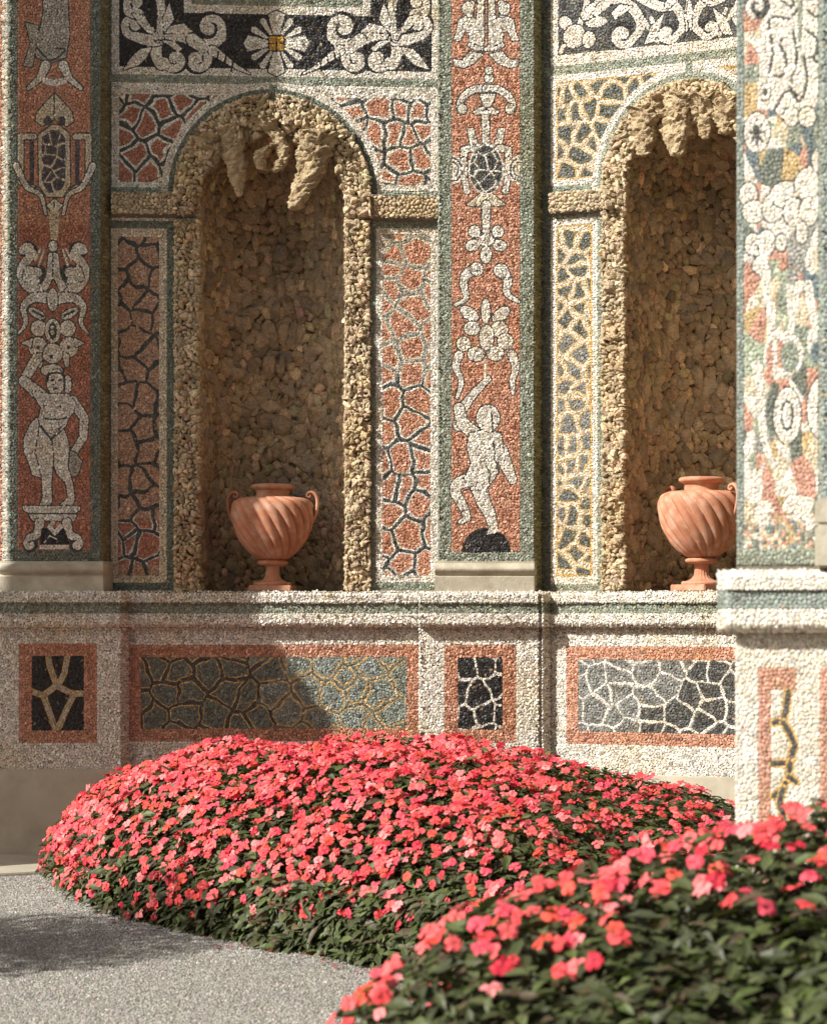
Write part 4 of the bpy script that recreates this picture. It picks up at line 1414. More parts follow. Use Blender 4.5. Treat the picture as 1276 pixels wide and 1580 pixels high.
# ledge and pedestal
c.rect(1100, 879, 1560, 977, c.L('white', 'white_band'), True); c.rect(1100, 911, 1560, 940, c.L('teal', 'green_band'), True)
c.rect(1100, 879, 1106, 977, 0, True)
GW = c.L('cream', 'white_ground'); GR = c.L('pinkred', 'red_frame')
c.rect(1134, 977, 1560, 1690, c.L('white', 'white_ground'), True)
c.rect(1170, 1030, 1228, 1500, GR, True); c.rect(1189, 1064, 1232, 1480, c.L('white', 'veined_panel'), True)
c.rect(1265, 1030, 1400, 1500, GR, True); c.rect(1284, 1064, 1380, 1480, c.L('white', 'veined_panel'), True)
z = Zm(820, 860, .3574)
for pts in ([(1108, 580), (1100, 650), (1085, 705), (1045, 715)], [(1085, 715), (1110, 750), (1135, 810), (1115, 890), (1040, 890)], [(1115, 890), (1110, 950), (1085, 1000), (1045, 1030)], [(1085, 1000), (1070, 1060), (1085, 1110), (1100, 1200), (1060, 1300)],
            [(1110, 950), (1140, 970)]):
    c.stroke(mp(z, pts), 14, c.L('ochre', 'veined_panel')); c.stroke(mp(z, pts), 7.5, c.L('dark', 'veined_panel'))
c.crackle(1284, 1064, 1380, 1480, 48, 60, [(3, c.L('grey', 'veined_panel')), (5.5, c.L('ochre', 'veined_panel'))], c.L('white', 'veined_panel'))
M_PEB1, t_, b_ = new_mat('single_pebble')
oi_ = t_.nodes.new('ShaderNodeObjectInfo')
t_.links.new(oi_.outputs['Color'], b_.inputs['Base Color'])
b_.inputs['Roughness'].default_value = .42
PEBBLES = []
for k in range(8):
    g = np.random.default_rng(200 + k)
    co, tr = [], []
    for rr, zz in ((1.0, -.4), (.92, .35), (.6, .8)):
        for i in range(8):
            r_ = rr * (1 + .13 * math.sin(i * 2.3 + k) + g.normal(0, .05))
            co.append((r_ * math.cos(i * math.pi / 4), r_ * math.sin(i * math.pi / 4), zz + g.normal(0, .08) * (zz > 0)))
    co.append((0, 0, 1))
    for l in range(2):
        for i in range(8):
            j = (i + 1) % 8
            tr += [l * 8 + i, l * 8 + j, l * 8 + 8 + j, l * 8 + i, l * 8 + 8 + j, l * 8 + 8 + i]
    for i in range(8):
        tr += [16 + i, 16 + (i + 1) % 8, 24]
    me = make_mesh('pebble', np.array(co), np.array(tr), 3)
    me.materials.append(M_PEB1)
    PEBBLES.append(me)
cm = c.cells((c.lab > 0), 7.0)
fr_ = frames(c, cm)
pc = pebble_cols(c, cm, .13, .18, 3)
clsn = np.array([k[1] if k else '' for k in c.names])[cm['lab']]
for nm, b0, b1, a0, lb in (('shaft', -150, 878, 1134, 'shaft with white scrolls over coloured pebble patches'), ('ledge', 878, 977, 1105, None), ('pedestal', 977, 1690, 1130, 'pedestal with red framed cracked panel')):
    part = backing(c, nm, max(a0, 1136 if nm != 'ledge' else 1107), max(b0, -150), 1560, b1, 6, None, M_MORTAR, pier, -.003, [1262, 1268, 1128, 1120, 1110], [879.5, 882, 886, 890, 911, 912, 940, 941, 961, 965, 970, 974, 976])
    if lb:
        part['label'] = lb
    inz = (cm['b'] >= b0) & (cm['b'] < b1) & (cm['a'] > a0)
    dsc = np.where(inz & (cm['a'] < 1282) & (cm['b'] < 1330) & (cm['b'] > -10), cm['r1'] * cm['r2'], 0)
    single = np.zeros(len(dsc), bool)
    top = np.argsort(-dsc)[:298 if nm == 'shaft' else 150]
    single[top] = True
    for i in top:
        o = bpy.data.objects.new('pebble', PEBBLES[int(c.rng.integers(8))])
        COL.objects.link(o)
        hgt_ = min(cm['r1'][i], cm['r2'][i] * 1.2) * DP_ / F * c.rng.uniform(.36, .66)
        M = Matrix.Identity(4)
        for r_ in range(3):
            M[r_][0], M[r_][1], M[r_][2], M[r_][3] = fr_[1][i][r_] * 1.06, fr_[2][i][r_] * 1.06, fr_[3][i][r_] * hgt_, fr_[0][i][r_]
        o.parent = part
        o.matrix_local = M
        o.color = (*pc[i], 1)
    for cl in np.unique(clsn):
        s = ~single & (clsn == cl) & (cm['b'] >= b0) & (cm['b'] < b1) & (cm['a'] > a0)
        if s.sum() < 3:
            continue
        h = np.minimum(cm['r1'][s], cm['r2'][s] * 1.2) * DP_ / F * c.rng.uniform(.34, .66, s.sum())
        link(cl, pebble_mesh(cl, fr_[0][s], fr_[1][s] * 1.1, fr_[2][s] * 1.1, fr_[3][s], h, pc[s], 8, .13, .22, ((1.0, -.4), (.92, .35), (.6, .8))), M_PEB, part, 'stuff')
A, B = pt(RP, 1139, -.01), pt(RP, 1560, -.01)
link('pier_core', prism_mesh('pier_core', [A, B, (B[0] + .1, B[1] + .7), (A[0] + .12, A[1] + .5)], -.05, 6.5), M_MORTAR, pier)
A, B = pt(RP, 1112, .0), pt(RP, 1560, .0)
link('ledge_core', prism_mesh('ledge_core', [A, B, (B[0] + .1, B[1] + .7), (A[0] + .16, A[1] + .5)], ZC + (HY - 975) / F * DP_, ZC + (HY - 880) / F * DP_, .01), M_STONE, pier)
A, B = pt(RP, 1257, .10), pt(RP, 1440, .10)
for zb0, zb1, ex in ((878, 812, .0), (812, 772, .015)):
    A, B = pt(RP, 1256, .09 - ex), pt(RP, 1445, .09 - ex)
    link('stone_base', prism_mesh('stone_base', [A, B, (B[0], B[1] + .1), (A[0] + .02, A[1] + .1)], ZC + (HY - zb0) / F * DP_, ZC + (HY - zb1) / F * DP_, .008), M_STONE, pier)


bpy.context.view_layer.update()
for o in pier.children:
    o.matrix_parent_inverse = Matrix.Translation(-pier.location)

# ================================================================== URNS
def make_urn(name, label, loc, height, rot):
    """terracotta urn: lathe with swirling gadroons, turned foot on a square block, two scrolled handles"""
    t = empty(name, label, 'urn', loc, 'terracotta urns in the niches')
    t.rotation_euler = (0, 0, rot)
    s = height / 740.0                                  # profile drawn 740 units high
    H = lambda y: (885 - y) * s
    prof = [(72, 668), (106, 655), (152, 620), (200, 562), (233, 500), (255, 440), (268, 380), (272, 325), (266, 285), (248, 258), (215, 241), (175, 236), (125, 234)]
    prof = smooth_path(prof, 5)
    nseg = 20 * 12
    co, n = [], len(prof)
    NG = 20
    for k, (r, y) in enumerate(prof):
        f = k / (n - 1)
        amp = .15 * math.sin(math.pi * min(1, max(0, f)) ** .8) ** .6 if 0 < f < 1 else 0
        tw = 1.25 * (1 - f) ** 1.1 + .25 * (1 - f)
        for i in range(nseg):
            th = 2 * math.pi * i / nseg
            ph = ((th - tw) * NG / (2 * math.pi)) % 1.0
            lobe = (math.sin(math.pi * ph ** .8) ** .6) - .6
            rr = r * s * (1 + amp * lobe)
            co.append((rr * math.cos(th), rr * math.sin(th), H(y)))
    fi = []
    for k in range(n - 1):
        for i in range(nseg):
            j = (i + 1) % nseg
            fi += [k * nseg + i, k * nseg + j, (k + 1) * nseg + j, (k + 1) * nseg + i]
    link('body', make_mesh('body', np.array(co), np.array(fi), 4), M_TERRA, t)

    def lathe(nm, pr, ns=64, fl=None):
        co, fi = [], []
        for k, (r, y) in enumerate(pr):
            for i in range(ns):
                th = 2 * math.pi * i / ns
                rr = r * s
                if fl:
                    rr *= 1 + fl * math.sin(math.pi * k / (len(pr) - 1)) * (abs(math.sin(th * 8)) - .5)
                co.append((rr * math.cos(th), rr * math.sin(th), H(y)))
        for k in range(len(pr) - 1):
            for i in range(ns):
                j = (i + 1) % ns
                fi += [k * ns + i, k * ns + j, (k + 1) * ns + j, (k + 1) * ns + i]
        return link(nm, make_mesh(nm, np.array(co), np.array(fi), 4), M_TERRA, t)
    lathe('neck', [(128, 238), (112, 228), (112, 205), (116, 190)])
    lathe('rim', [(110, 195), (118, 186), (135, 180), (148, 172), (150, 160), (144, 150), (128, 145), (104, 147), (96, 165), (92, 230), (90, 420), (5, 430)])
    lathe('collar', [(60, 664), (85, 668), (104, 676), (108, 686), (100, 698), (70, 706), (50, 708)])
    lathe('foot', smooth_path([(52, 704), (46, 725), (45, 755), (52, 785), (75, 808), (110, 820)], 4), 96, .1)
    lathe('foot_ring', [(100, 818), (124, 820), (132, 828), (132, 838), (124, 845)])
    me = box_mesh('foot_block', -146 * s, -146 * s, 0, 146 * s, 146 * s, 44 * s, .006)
    link('foot_block', me, M_TERRA, t)
    for sg in (-1, 1):
        path = smooth_path([(258, 420), (286, 375), (303, 320), (308, 262), (297, 222), (272, 201), (246, 206), (237, 224), (250, 235), (261, 228), (257, 217)], 5)
        co, fi = [], []
        nr = 8
        m = len(path)
        for k, (x, y) in enumerate(path):
            a, b = path[max(0, k - 1)], path[min(m - 1, k + 1)]
            dx, dz = b[0] - a[0], -(b[1] - a[1])
            ln = math.hypot(dx, dz) or 1
            nx, nz = -dz / ln, dx / ln
            rad = (12.5 if k < m * .55 else 12.5 - 5 * (k / m - .55) / .45)
            for i in range(nr):
                an = 2 * math.pi * i / nr
                co.append((sg * (x + nx * rad * math.cos(an)) * s, 24 * s * math.sin(an), H(y) + nz * rad * math.cos(an) * s))
        for k in range(m - 1):
            for i in range(nr):
                j = (i + 1) % nr
                q = [k * nr + i, k * nr + j, (k + 1) * nr + j, (k + 1) * nr + i]
                fi += q if sg < 0 else q[::-1]
        link('handle', make_mesh('handle', np.array(co), np.array(fi), 4), M_TERRA, t)
    return t


uC = Vector((nicheL[1].x, nicheL[1].y, 0)) - nicheL[3] * .14
uC.x = (421 - VX) / F * (D + uC.y)
make_urn('terracotta_urn', 'terracotta urn with swirled flutes and two scrolled handles, mostly in shade', (uC.x, uC.y, zl), 166 * D / F, 0)
d = RT.depth(1082., -.22)
make_urn('terracotta_urn', 'terracotta urn fully in sun, partly hidden behind the near pier', ((1082 - VX) / F * d, d - D, zl), 176 * d / F, math.radians(-42))


# ================================================================== GROUND
def gravel_mat():
    m, t, b = new_mat('gravel')
    geo = t.nodes.new('ShaderNodeNewGeometry')
    vo = t.nodes.new('ShaderNodeTexVoronoi'); vo.inputs['Scale'].default_value = 85
    t.links.new(geo.outputs['Position'], vo.inputs['Vector'])
    cr = t.nodes.new('ShaderNodeValToRGB')
    e = cr.color_ramp.elements
    e[0].position = 0; e[0].color = (.13, .12, .1, 1); e[1].position = 1; e[1].color = (.4, .37, .31, 1)
    x = e.new(.5); x.color = (.26, .24, .2, 1)
    sp = t.nodes.new('ShaderNodeSeparateColor')
    t.links.new(vo.outputs['Color'], sp.inputs[0]); t.links.new(sp.outputs[0], cr.inputs[0])
    t.links.new(cr.outputs[0], b.inputs['Base Color'])
    b.inputs['Roughness'].default_value = .9; b.inputs['Specular IOR Level'].default_value = .2
    bp = t.nodes.new('ShaderNodeBump'); bp.inputs['Strength'].default_value = .9; bp.inputs['Distance'].default_value = .006; bp.invert = True
    t.links.new(vo.outputs['Distance'], bp.inputs['Height']); t.links.new(bp.outputs[0], b.inputs['Normal'])
    return m


gm = make_mesh('ground', np.array([(-300, -300, 0), (300, -300, 0), (300, 300, 0), (-300, 300, 0)]), np.array([0, 1, 2, 3]), 4)
ground = link('ground', gm, gravel_mat(), None, 'structure')


def G(px, py):
    d = ZC * F / (py - HY)
    return (px - VX) / F * d, d - D


# loose gravel as real stones where it lies near
g = np.random.default_rng(5)
n = 150000
py_ = 1330 + (1600 - 1330) * g.random(n) ** .8
px_ = g.uniform(-80, 760, n)
dd = ZC * F / (py_ - HY)
gx, gy = (px_ - VX) / F * dd, dd - D
gx = g.uniform(-4.2, .2, n); gy = -g.uniform(1.2, 6.0, n)
vis = (gx / (gy + D) * F + VX > -120)
gx, gy = gx[vis], gy[vis]; n = len(gx)
r = g.uniform(.003, .0068, n)
tmpl = np.array([(1, 0, 0), (0, 1, 0), (-1, 0, 0), (0, -1, 0), (0, 0, .9), (.5, .5, .55), (-.5, .5, .5), (-.4, -.6, .55), (.5, -.45, .6)])
tt = []
# low dome: base ring 0-3, upper ring 5-8, apex 4
for i in range(4):
    j = (i + 1) % 4
    tt += [(i, j, 5 + i), (j, 5 + j, 5 + i), (5 + i, 5 + j, 4)]
tt = np.array(tt)
an = g.uniform(0, 6.28, n)
ca, sa = np.cos(an), np.sin(an)
co = np.empty((n, 9, 3), np.float32)
jit = tmpl[None] * (1 + g.normal(0, .15, (n, 9, 1)))
co[:, :, 0] = gx[:, None] + r[:, None] * (jit[:, :, 0] * ca[:, None] - jit[:, :, 1] * sa[:, None] * .75)
co[:, :, 1] = gy[:, None] + r[:, None] * (jit[:, :, 0] * sa[:, None] + jit[:, :, 1] * ca[:, None] * .75)
co[:, :, 2] = r[:, None] * jit[:, :, 2]
col = np.array([(.33, .315, .285)]) * np.exp(g.normal(0, .24, (n, 1))) * np.exp(g.normal(0, .05, (n, 3))) * (.86 + .28 * vnoise(gx, gy, .5, 3))[:, None]
idx = (tt[None] + (np.arange(n) * 9)[:, None, None]).ravel()
M_GRAV = attr_mat('gravel_stone', .95, .08, 200, .15)
o = link('gravel', make_mesh('gravel', co.reshape(-1, 3), idx, 3, np.clip(np.repeat(col, 9, 0), .03, .75), False), M_GRAV, None, 'stuff')
o['label'] = 'loose grey gravel covering the path in front of the flowers'
# paved strip along the foot of the wall
M_PAVE = noise_mat('pale_paving', (.4, .37, .29), (.5, .46, .37), 8, .85, .2, .4, 60, .006, 0, 8, (.3, .28, .2), 4)
a_, b_ = G(-200, 1366), G(75, 1349)
link('path', prism_mesh('path', [a_, b_, (b_[0] + .2, -.3), (a_[0] - .4, -.5)], -.05, .02, .006), M_PAVE, None, 'structure')


# ================================================================== FLOWER BEDS
def leaf_template():
    """pointed leaf folded along its midrib, 8 triangles"""
    pts = [(0, 0, 0), (.30, .17, .06), (.30, -.17, .06), (.62, .165, .05), (.62, -.165, .05), (1.0, 0, -.12), (.3, 0, .02), (.62, 0, .0)]
    tr = [(0, 6, 1), (0, 2, 6), (1, 6, 7), (1, 7, 3), (2, 4, 7), (2, 7, 6), (3, 7, 5), (4, 5, 7)]
    return np.array(pts), np.array(tr)


def flower_template(k):
    """flat five-petalled busy lizzie: broad notched petals round a small eye"""
    g = np.random.default_rng(100 + k)
    co, tr, shade = [], [], []
    for i in range(5):
        a = 2 * math.pi * i / 5 + g.normal(0, .1)
        wd = .84 + g.normal(0, .07)
        ln = (1.05 if i in (2, 3) else .92) + g.normal(0, .06)
        tw = g.normal(0, .3)
        b = len(co)
        z0 = .07 * (i % 2) + .03 * (i == 4)
        loc = [(0, 0, 0), (.45, -wd * .55, .08), (.45, wd * .55, .08), (.88, -wd * .5, .05), (.88, wd * .5, .05), (.98, 0, -.02), (.55, 0, .03)]
        for x, y, z_ in loc:
            x, y = x * ln, y
            z_ = z_ + y * tw + z0 - .34 * x * x * g.uniform(-.4, 1.3)
            co.append((x * math.cos(a) - y * math.sin(a), x * math.sin(a) + y * math.cos(a), z_))
            shade.append(.62 if x == 0 else 1.0)
        tr += [(b, b + 1, b + 6), (b, b + 6, b + 2), (b + 1, b + 3, b + 6), (b + 3, b + 5, b + 6), (b + 5, b + 4, b + 6), (b + 4, b + 2, b + 6)]
    return np.array(co), np.array(tr), np.array(shade)


def petal_mat():
    m, t, b = new_mat('petal')
    at = t.nodes.new('ShaderNodeAttribute'); at.attribute_name = 'Col'
    t.links.new(at.outputs['Color'], b.inputs['Base Color'])
    b.inputs['Roughness'].default_value = .55; b.inputs['Specular IOR Level'].default_value = .25
    tr = t.nodes.new('ShaderNodeBsdfTranslucent')
    t.links.new(at.outputs['Color'], tr.inputs[0])
    mx = t.nodes.new('ShaderNodeMixShader'); mx.inputs[0].default_value = .22
    out = t.nodes['Material Output']
    t.links.new(b.outputs[0], mx.inputs[1]); t.links.new(tr.outputs[0], mx.inputs[2]); t.links.new(mx.outputs[0], out.inputs[0])
    return m


def leaf_mat():
    m, t, b = new_mat('leaf')
    at = t.nodes.new('ShaderNodeAttribute'); at.attribute_name = 'Col'
    t.links.new(at.outputs['Color'], b.inputs['Base Color'])
    b.inputs['Roughness'].default_value = .5; b.inputs['Specular IOR Level'].default_value = .35
    tr = t.nodes.new('ShaderNodeBsdfTranslucent')
    vm = t.nodes.new('ShaderNodeVectorMath'); vm.operation = 'MULTIPLY'; vm.inputs[1].default_value = (1.3, 1.6, .6)
    t.links.new(at.outputs['Color'], vm.inputs[0]); t.links.new(vm.outputs[0], tr.inputs[0])
    mx = t.nodes.new('ShaderNodeMixShader'); mx.inputs[0].default_value = .18
    out = t.nodes['Material Output']
    t.links.new(b.outputs[0], mx.inputs[1]); t.links.new(tr.outputs[0], mx.inputs[2]); t.links.new(mx.outputs[0], out.inputs[0])
    return m


M_PETAL, M_LEAF = petal_mat(), leaf_mat()
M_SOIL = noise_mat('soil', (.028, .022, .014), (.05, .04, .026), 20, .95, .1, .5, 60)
FCOLS = np.array([(.79, .085, .09), (.83, .13, .13), (.79, .095, .135), (.87, .19, .19), (.62, .035, .06), (.84, .11, .075), (.9, .29, .29)])
LCOLS = np.array([(.066, .078, .030), (.082, .096, .036), (.052, .060, .027), (.085, .062, .034), (.082, .108, .032)])
FT = [flower_template(k) for k in range(6)]
LTm = leaf_template()
F_ME, L_ME = [], []
for k in range(6):
    for ci in range(7):
        co, tr, sh_ = FT[k]
        me = make_mesh('flower', co, tr.ravel(), 3, FCOLS[ci][None] * sh_[:, None], False)
        me.materials.append(M_PETAL)
        F_ME.append(me)
for ci in range(5):
    me = make_mesh('leaf', LTm[0], LTm[1].ravel(), 3, np.repeat(LCOLS[ci][None], 8, 0), False)
    me.materials.append(M_LEAF)
    L_ME.append(me)


def orient(n, g, spin=True):
    """frames with given normals: returns X, Y axes"""
    up = np.tile(np.array([(0., 0, 1)]), (len(n), 1))
    d = g.normal(0, 1, n.shape)
    x = np.cross(n, d); x /= np.linalg.norm(x, axis=1)[:, None] + 1e-9
    return x, np.cross(n, x)


def build_bed(name, label, pts, hfun, area, nfl, nlf, fdens, fsize, lsize, seed, hidden=None, skirt=None):
    """pts: footprint for the soil; hfun(x,y) height of the canopy (<=0 outside)"""
    g = np.random.default_rng(seed)
    bed = empty(name, label, 'flower bed', (float(np.mean([p[0] for p in pts])), float(np.mean([p[1] for p in pts])), 0))
    inv = Matrix.Translation(-Vector(bed.location))
    L0 = np.array(bed.location)
    x0, y0, x1, y1 = area
    # soil and dark core under the leaves
    nx, ny = 70, 60
    XX, YY = np.meshgrid(np.linspace(x0, x1, nx), np.linspace(y0, y1, ny))
    hh = hfun(XX, YY)
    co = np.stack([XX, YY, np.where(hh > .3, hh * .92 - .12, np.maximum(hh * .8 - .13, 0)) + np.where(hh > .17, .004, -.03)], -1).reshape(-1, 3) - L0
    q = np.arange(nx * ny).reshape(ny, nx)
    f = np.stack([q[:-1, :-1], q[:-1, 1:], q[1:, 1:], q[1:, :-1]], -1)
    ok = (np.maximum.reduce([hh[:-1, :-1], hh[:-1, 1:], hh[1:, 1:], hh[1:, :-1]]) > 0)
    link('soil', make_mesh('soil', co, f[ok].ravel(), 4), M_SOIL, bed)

    def sample(n, hid):
        x = g.uniform(x0, x1, n * 11); y = g.uniform(y0, y1, n * 11)
        e = .012
        h = hfun(x, y)
        sx = (hfun(x + e, y) - hfun(x - e, y)) / (2 * e); sy = (hfun(x, y + e) - hfun(x, y - e)) / (2 * e)
        sl = np.sqrt(1 + np.minimum(sx ** 2 + sy ** 2, 30))
        k = (h > 0) & (g.random(len(x)) < np.clip(sl / 9.0, .12, 1))
        x, y, h, sx, sy = x[k][:n], y[k][:n], h[k][:n], sx[k][:n], sy[k][:n]
        nn = np.stack([-sx, -sy, np.ones_like(sx)], -1)
        nn /= np.linalg.norm(nn, axis=1)[:, None]
        return np.stack([x, y, h], -1), nn

    def screen(p):
        dd = p[:, 1] + D
        return p[:, 0] / dd * F + VX, HY - (p[:, 2] - ZC) / dd * F, dd
    # ---- leaves
    P, Nn = sample(nlf, None)
    n = len(P)
    depth = g.random(n) ** 1.5 * .16
    if skirt is not None:
        fp = np.array(skirt); m = 3600
        k = g.integers(0, len(fp) - 1, m); tt_ = g.random(m)[:, None]
        q = fp[k] * (1 - tt_) + fp[k + 1] * tt_
        dr = fp[k + 1] - fp[k]; dr /= np.linalg.norm(dr, axis=1)[:, None]
        nrm2 = np.stack([dr[:, 1], -dr[:, 0]], -1)
        wav = .07 * (vnoise(q[:, 0], q[:, 1], .3, 41) - .45)
        zz = g.uniform(.015, .3, m)
        q = q - nrm2 * (zz * .35 - wav + g.normal(0, .015, m))[:, None]
        P = np.vstack([P, np.column_stack([q, zz])])
        Nn = np.vstack([Nn, np.column_stack([nrm2 * .8, np.full(m, .6)])])
        depth = np.concatenate([depth, np.full(m, .0)]); n = len(P)
    P = P - Nn * depth[:, None]
    P[:, 2] = np.maximum(P[:, 2], .02)
    az = g.uniform(0, 6.28, n)
    nrm = Nn * .9 + np.array((0, 0, .5)) + g.normal(0, .38, (n, 3))
    nrm /= np.linalg.norm(nrm, axis=1)[:, None]
    X, Y = orient(nrm, g)
    # leaves point outwards and a little down
    size = lsize * g.uniform(.65, 1.25, n)
    dv = np.stack([np.cos(az), np.sin(az), np.full(n, -.25)], -1)
    X = dv - nrm * (dv * nrm).sum(1)[:, None]; X /= np.linalg.norm(X, axis=1)[:, None]
    Y = np.cross(nrm, X)
    ci = g.choice(5, n, p=[.26, .22, .26, .12, .14])
    px, py, dd = screen(P)
    vis = (px > -20) & (px < 1296) & (py < 1600) & (depth < .06)
    if hidden is not None:
        vis &= ~hidden(px, py)
    face = np.abs((nrm * (np.array((0, -D, ZC)) - P)).sum(1)) / np.linalg.norm(np.array((0, -D, ZC)) - P, axis=1)
    score = np.where(vis, (size / dd) ** 2 * (face + .15), 0)
    order = np.argsort(-score)
    big, rest = order[:295], order[295:]
    for i in big:
        o = bpy.data.objects.new('leaf', L_ME[ci[i]])
        COL.objects.link(o)
        M = Matrix.Identity(4)
        for r_ in range(3):
            M[r_][0], M[r_][1], M[r_][2], M[r_][3] = X[i][r_] * size[i], Y[i][r_] * size[i], nrm[i][r_] * size[i], P[i][r_] - L0[r_]
        o.parent = bed
        o.matrix_local = M
    t = LTm[0]
    co = (P[rest] - L0)[:, None] + size[rest][:, None, None] * (X[rest][:, None] * t[None, :, 0:1] + Y[rest][:, None] * t[None, :, 1:2] + nrm[rest][:, None] * t[None, :, 2:3])
    idx = (LTm[1][None] + (np.arange(len(rest)) * 8)[:, None, None]).ravel()
    cc = LCOLS[ci[rest]] * np.exp(g.normal(0, .25, (len(rest), 1)))
    link('foliage', make_mesh('foliage', co.reshape(-1, 3), idx, 3, np.repeat(cc, 8, 0), False), M_LEAF, bed, 'stuff')
    # ---- flowers
    P, Nn = sample(int(nfl * 3), None)
    k = g.random(len(P)) < fdens(P[:, 0], P[:, 1], Nn, *screen(P))
    P, Nn = P[k][:nfl], Nn[k][:nfl]
    n = len(P)
    nrm = Nn * 1.0 + np.array((-.15, -.35, .25)) + g.normal(0, .42, (n, 3))
    nrm /= np.linalg.norm(nrm, axis=1)[:, None]
    P = P + Nn * g.uniform(.0, .035, (n, 1))
    X, Y = orient(nrm, g)
    size = fsize * g.uniform(.78, 1.15, n)
    kk, ci = g.integers(0, 6, n), g.choice(7, n, p=[.22, .22, .16, .15, .08, .09, .08])
    px, py, dd = screen(P)
    vis = (px > -20) & (px < 1296) & (py < 1600)
    if hidden is not None:
        vis &= ~hidden(px, py)
    face = np.clip((nrm * (np.array((0, -D, ZC)) - P)).sum(1) / dd, .02, 1)
    score = np.where(vis, (size / dd) ** 2 * face, 0)
    order = np.argsort(-score)
    big, rest = order[:298], order[298:]
    for i in big:
        o = bpy.data.objects.new('flower', F_ME[kk[i] * 7 + ci[i]])
        COL.objects.link(o)
        M = Matrix.Identity(4)
        for r_ in range(3):
            M[r_][0], M[r_][1], M[r_][2], M[r_][3] = X[i][r_] * size[i], Y[i][r_] * size[i], nrm[i][r_] * size[i], P[i][r_] - L0[r_]
        o.parent = bed
        o.matrix_local = M
    cos, idxs, ccs, base = [], [], [], 0
    for k in range(6):
        s = rest[kk[rest] == k]
        if not len(s):
            continue
        t, tr, sh_ = FT[k]
        c_ = (P[s] - L0)[:, None] + size[s][:, None, None] * (X[s][:, None] * t[None, :, 0:1] + Y[s][:, None] * t[None, :, 1:2] + nrm[s][:, None] * t[None, :, 2:3])
        cos.append(c_.reshape(-1, 3)); idxs.append((tr[None] + (np.arange(len(s)) * len(t))[:, None, None]).ravel() + base)
        cl = FCOLS[ci[s]] * np.exp(g.normal(0, .1, (len(s), 1)))
        ccs.append((cl[:, None] * sh_[None, :, None]).reshape(-1, 3))
        base += len(s) * len(t)
    if cos:
        link('blossom', make_mesh('blossom', np.concatenate(cos), np.concatenate(idxs), 3, np.concatenate(ccs), False), M_PETAL, bed, 'stuff')
    return bed


def poly_dist(poly):
    P = np.array(poly)

    def f(x, y):
        x = np.asarray(x, float); y = np.asarray(y, float)
        best = np.full(x.shape, 1e9); ins = np.zeros(x.shape, bool)
        n = len(P)
        for i in range(n):
            a, b = P[i], P[(i + 1) % n]
            dx, dy = b - a
            t = np.clip(((x - a[0]) * dx + (y - a[1]) * dy) / (dx * dx + dy * dy), 0, 1)
            best = np.minimum(best, np.hypot(x - a[0] - t * dx, y - a[1] - t * dy))
            if a[1] != b[1]:
                ins ^= ((a[1] > y) != (b[1] > y)) & (x < (b[0] - a[0]) * (y - a[1]) / (b[1] - a[1]) + a[0])
        return np.where(ins, best, -best)
    return f


front = [G(*p) for p in ((66, 1347), (120, 1392), (200, 1418), (290, 1440), (400, 1462), (500, 1474), (590, 1500), (680, 1520), (800, 1545))]
MID = front + [(.2, -5.2), (.75, -5.2), (.92, -.66), (.3, -.4), (-.5, -.3), (-1.6, -.42), (-2.8, -.5)]
dist_mid = poly_dist(MID)


def h_mid(x, y):
    d = dist_mid(x, y)
    H = .72 - .195 * np.clip((x + .9) / 1.0, 0, 1) - .12 * np.clip((-3.1 - y) / 2.0, 0, 1)
    R = np.interp(x, [-3.2, -1.2], [1.25, .95])
    u = np.clip(d / R, 0, 1)
    h = H * np.sqrt(np.clip(1 - (1 - u) ** 2, 0, 1))
    h = h * (1 + .10 * (vnoise(x, y, .35, 3) - .5) + .10 * (vnoise(x, y, .16, 4) - .5))
    return np.where(d > 0, h, -1)


def fg_line(px):
    return np.interp(px, [520, 560, 700, 850, 1000, 1150, 1276, 1400], [1600, 1555, 1480, 1385, 1330, 1285, 1240, 1215])


def fd_mid(x, y, nn, px, py, dd):
    a = np.interp(px, [0, 300, 560, 800, 900, 1130], [.80, .78, .70, .44, .16, .13])
    low = np.clip((1500 - py) / 170, .3, 1) * np.clip(.45 + nn[:, 2] * 1.4, .5, 1)
    return a * low * (.3 + 1.15 * vnoise(x, y, .19, 8))


build_bed('flower_bed', 'rounded mound of coral red flowers and dark leaves in front of the wall', MID, h_mid, (-3.5, -5.4, 1.0, -.3), 4300, 32000, fd_mid, .0252, .075, 51,
          skirt=front, hidden=lambda px, py: (py > fg_line(px)) | ((px > 1133) & (py < 1300)))

FGp = [(-.95, -8.6), (-.75, -8.1), (-.45, -7.75), (.0, -7.55), (.6, -7.4), (1.6, -7.3), (1.6, -10.6), (-.2, -10.6), (-.7, -9.6)]
dist_fg = poly_dist(FGp)


def h_fg(x, y):
    d = dist_fg(x, y)
    H = np.interp(x, [-1, -.82, -.66, -.4, -.1, .5, 1.5], [.34, .45, .62, .71, .80, .92, .97]) - .2 * np.clip((-8.3 - y), 0, 2) * 1.0
    u = np.clip(d / .55, 0, 1)
    h = H * np.sqrt(np.clip(1 - (1 - u) ** 2, 0, 1))
    h = h * (1 + .10 * (vnoise(x, y, .3, 13) - .5) + .08 * (vnoise(x, y, .14, 14) - .5))
    return np.where(d > 0, h, -1)


def fd_fg(x, y, nn, px, py, dd):
    t = py - fg_line(px)
    a = np.clip((np.interp(px, [540, 850, 1000, 1276], [110, 140, 185, 215]) - t) / 70, 0, 1)
    crest = np.clip((55 - t) / 30, 0, 1)
    return a * np.clip(.10 + .85 * (vnoise(x, y, .13, 18) > .55) + .45 * crest, 0, 1)


build_bed('flower_bed', 'nearest bed, leafy and out of focus with coral flowers along its crest', FGp, h_fg, (-1.0, -10.7, 1.7, -7.2), 760, 17000, fd_fg, .0262, .08, 52)

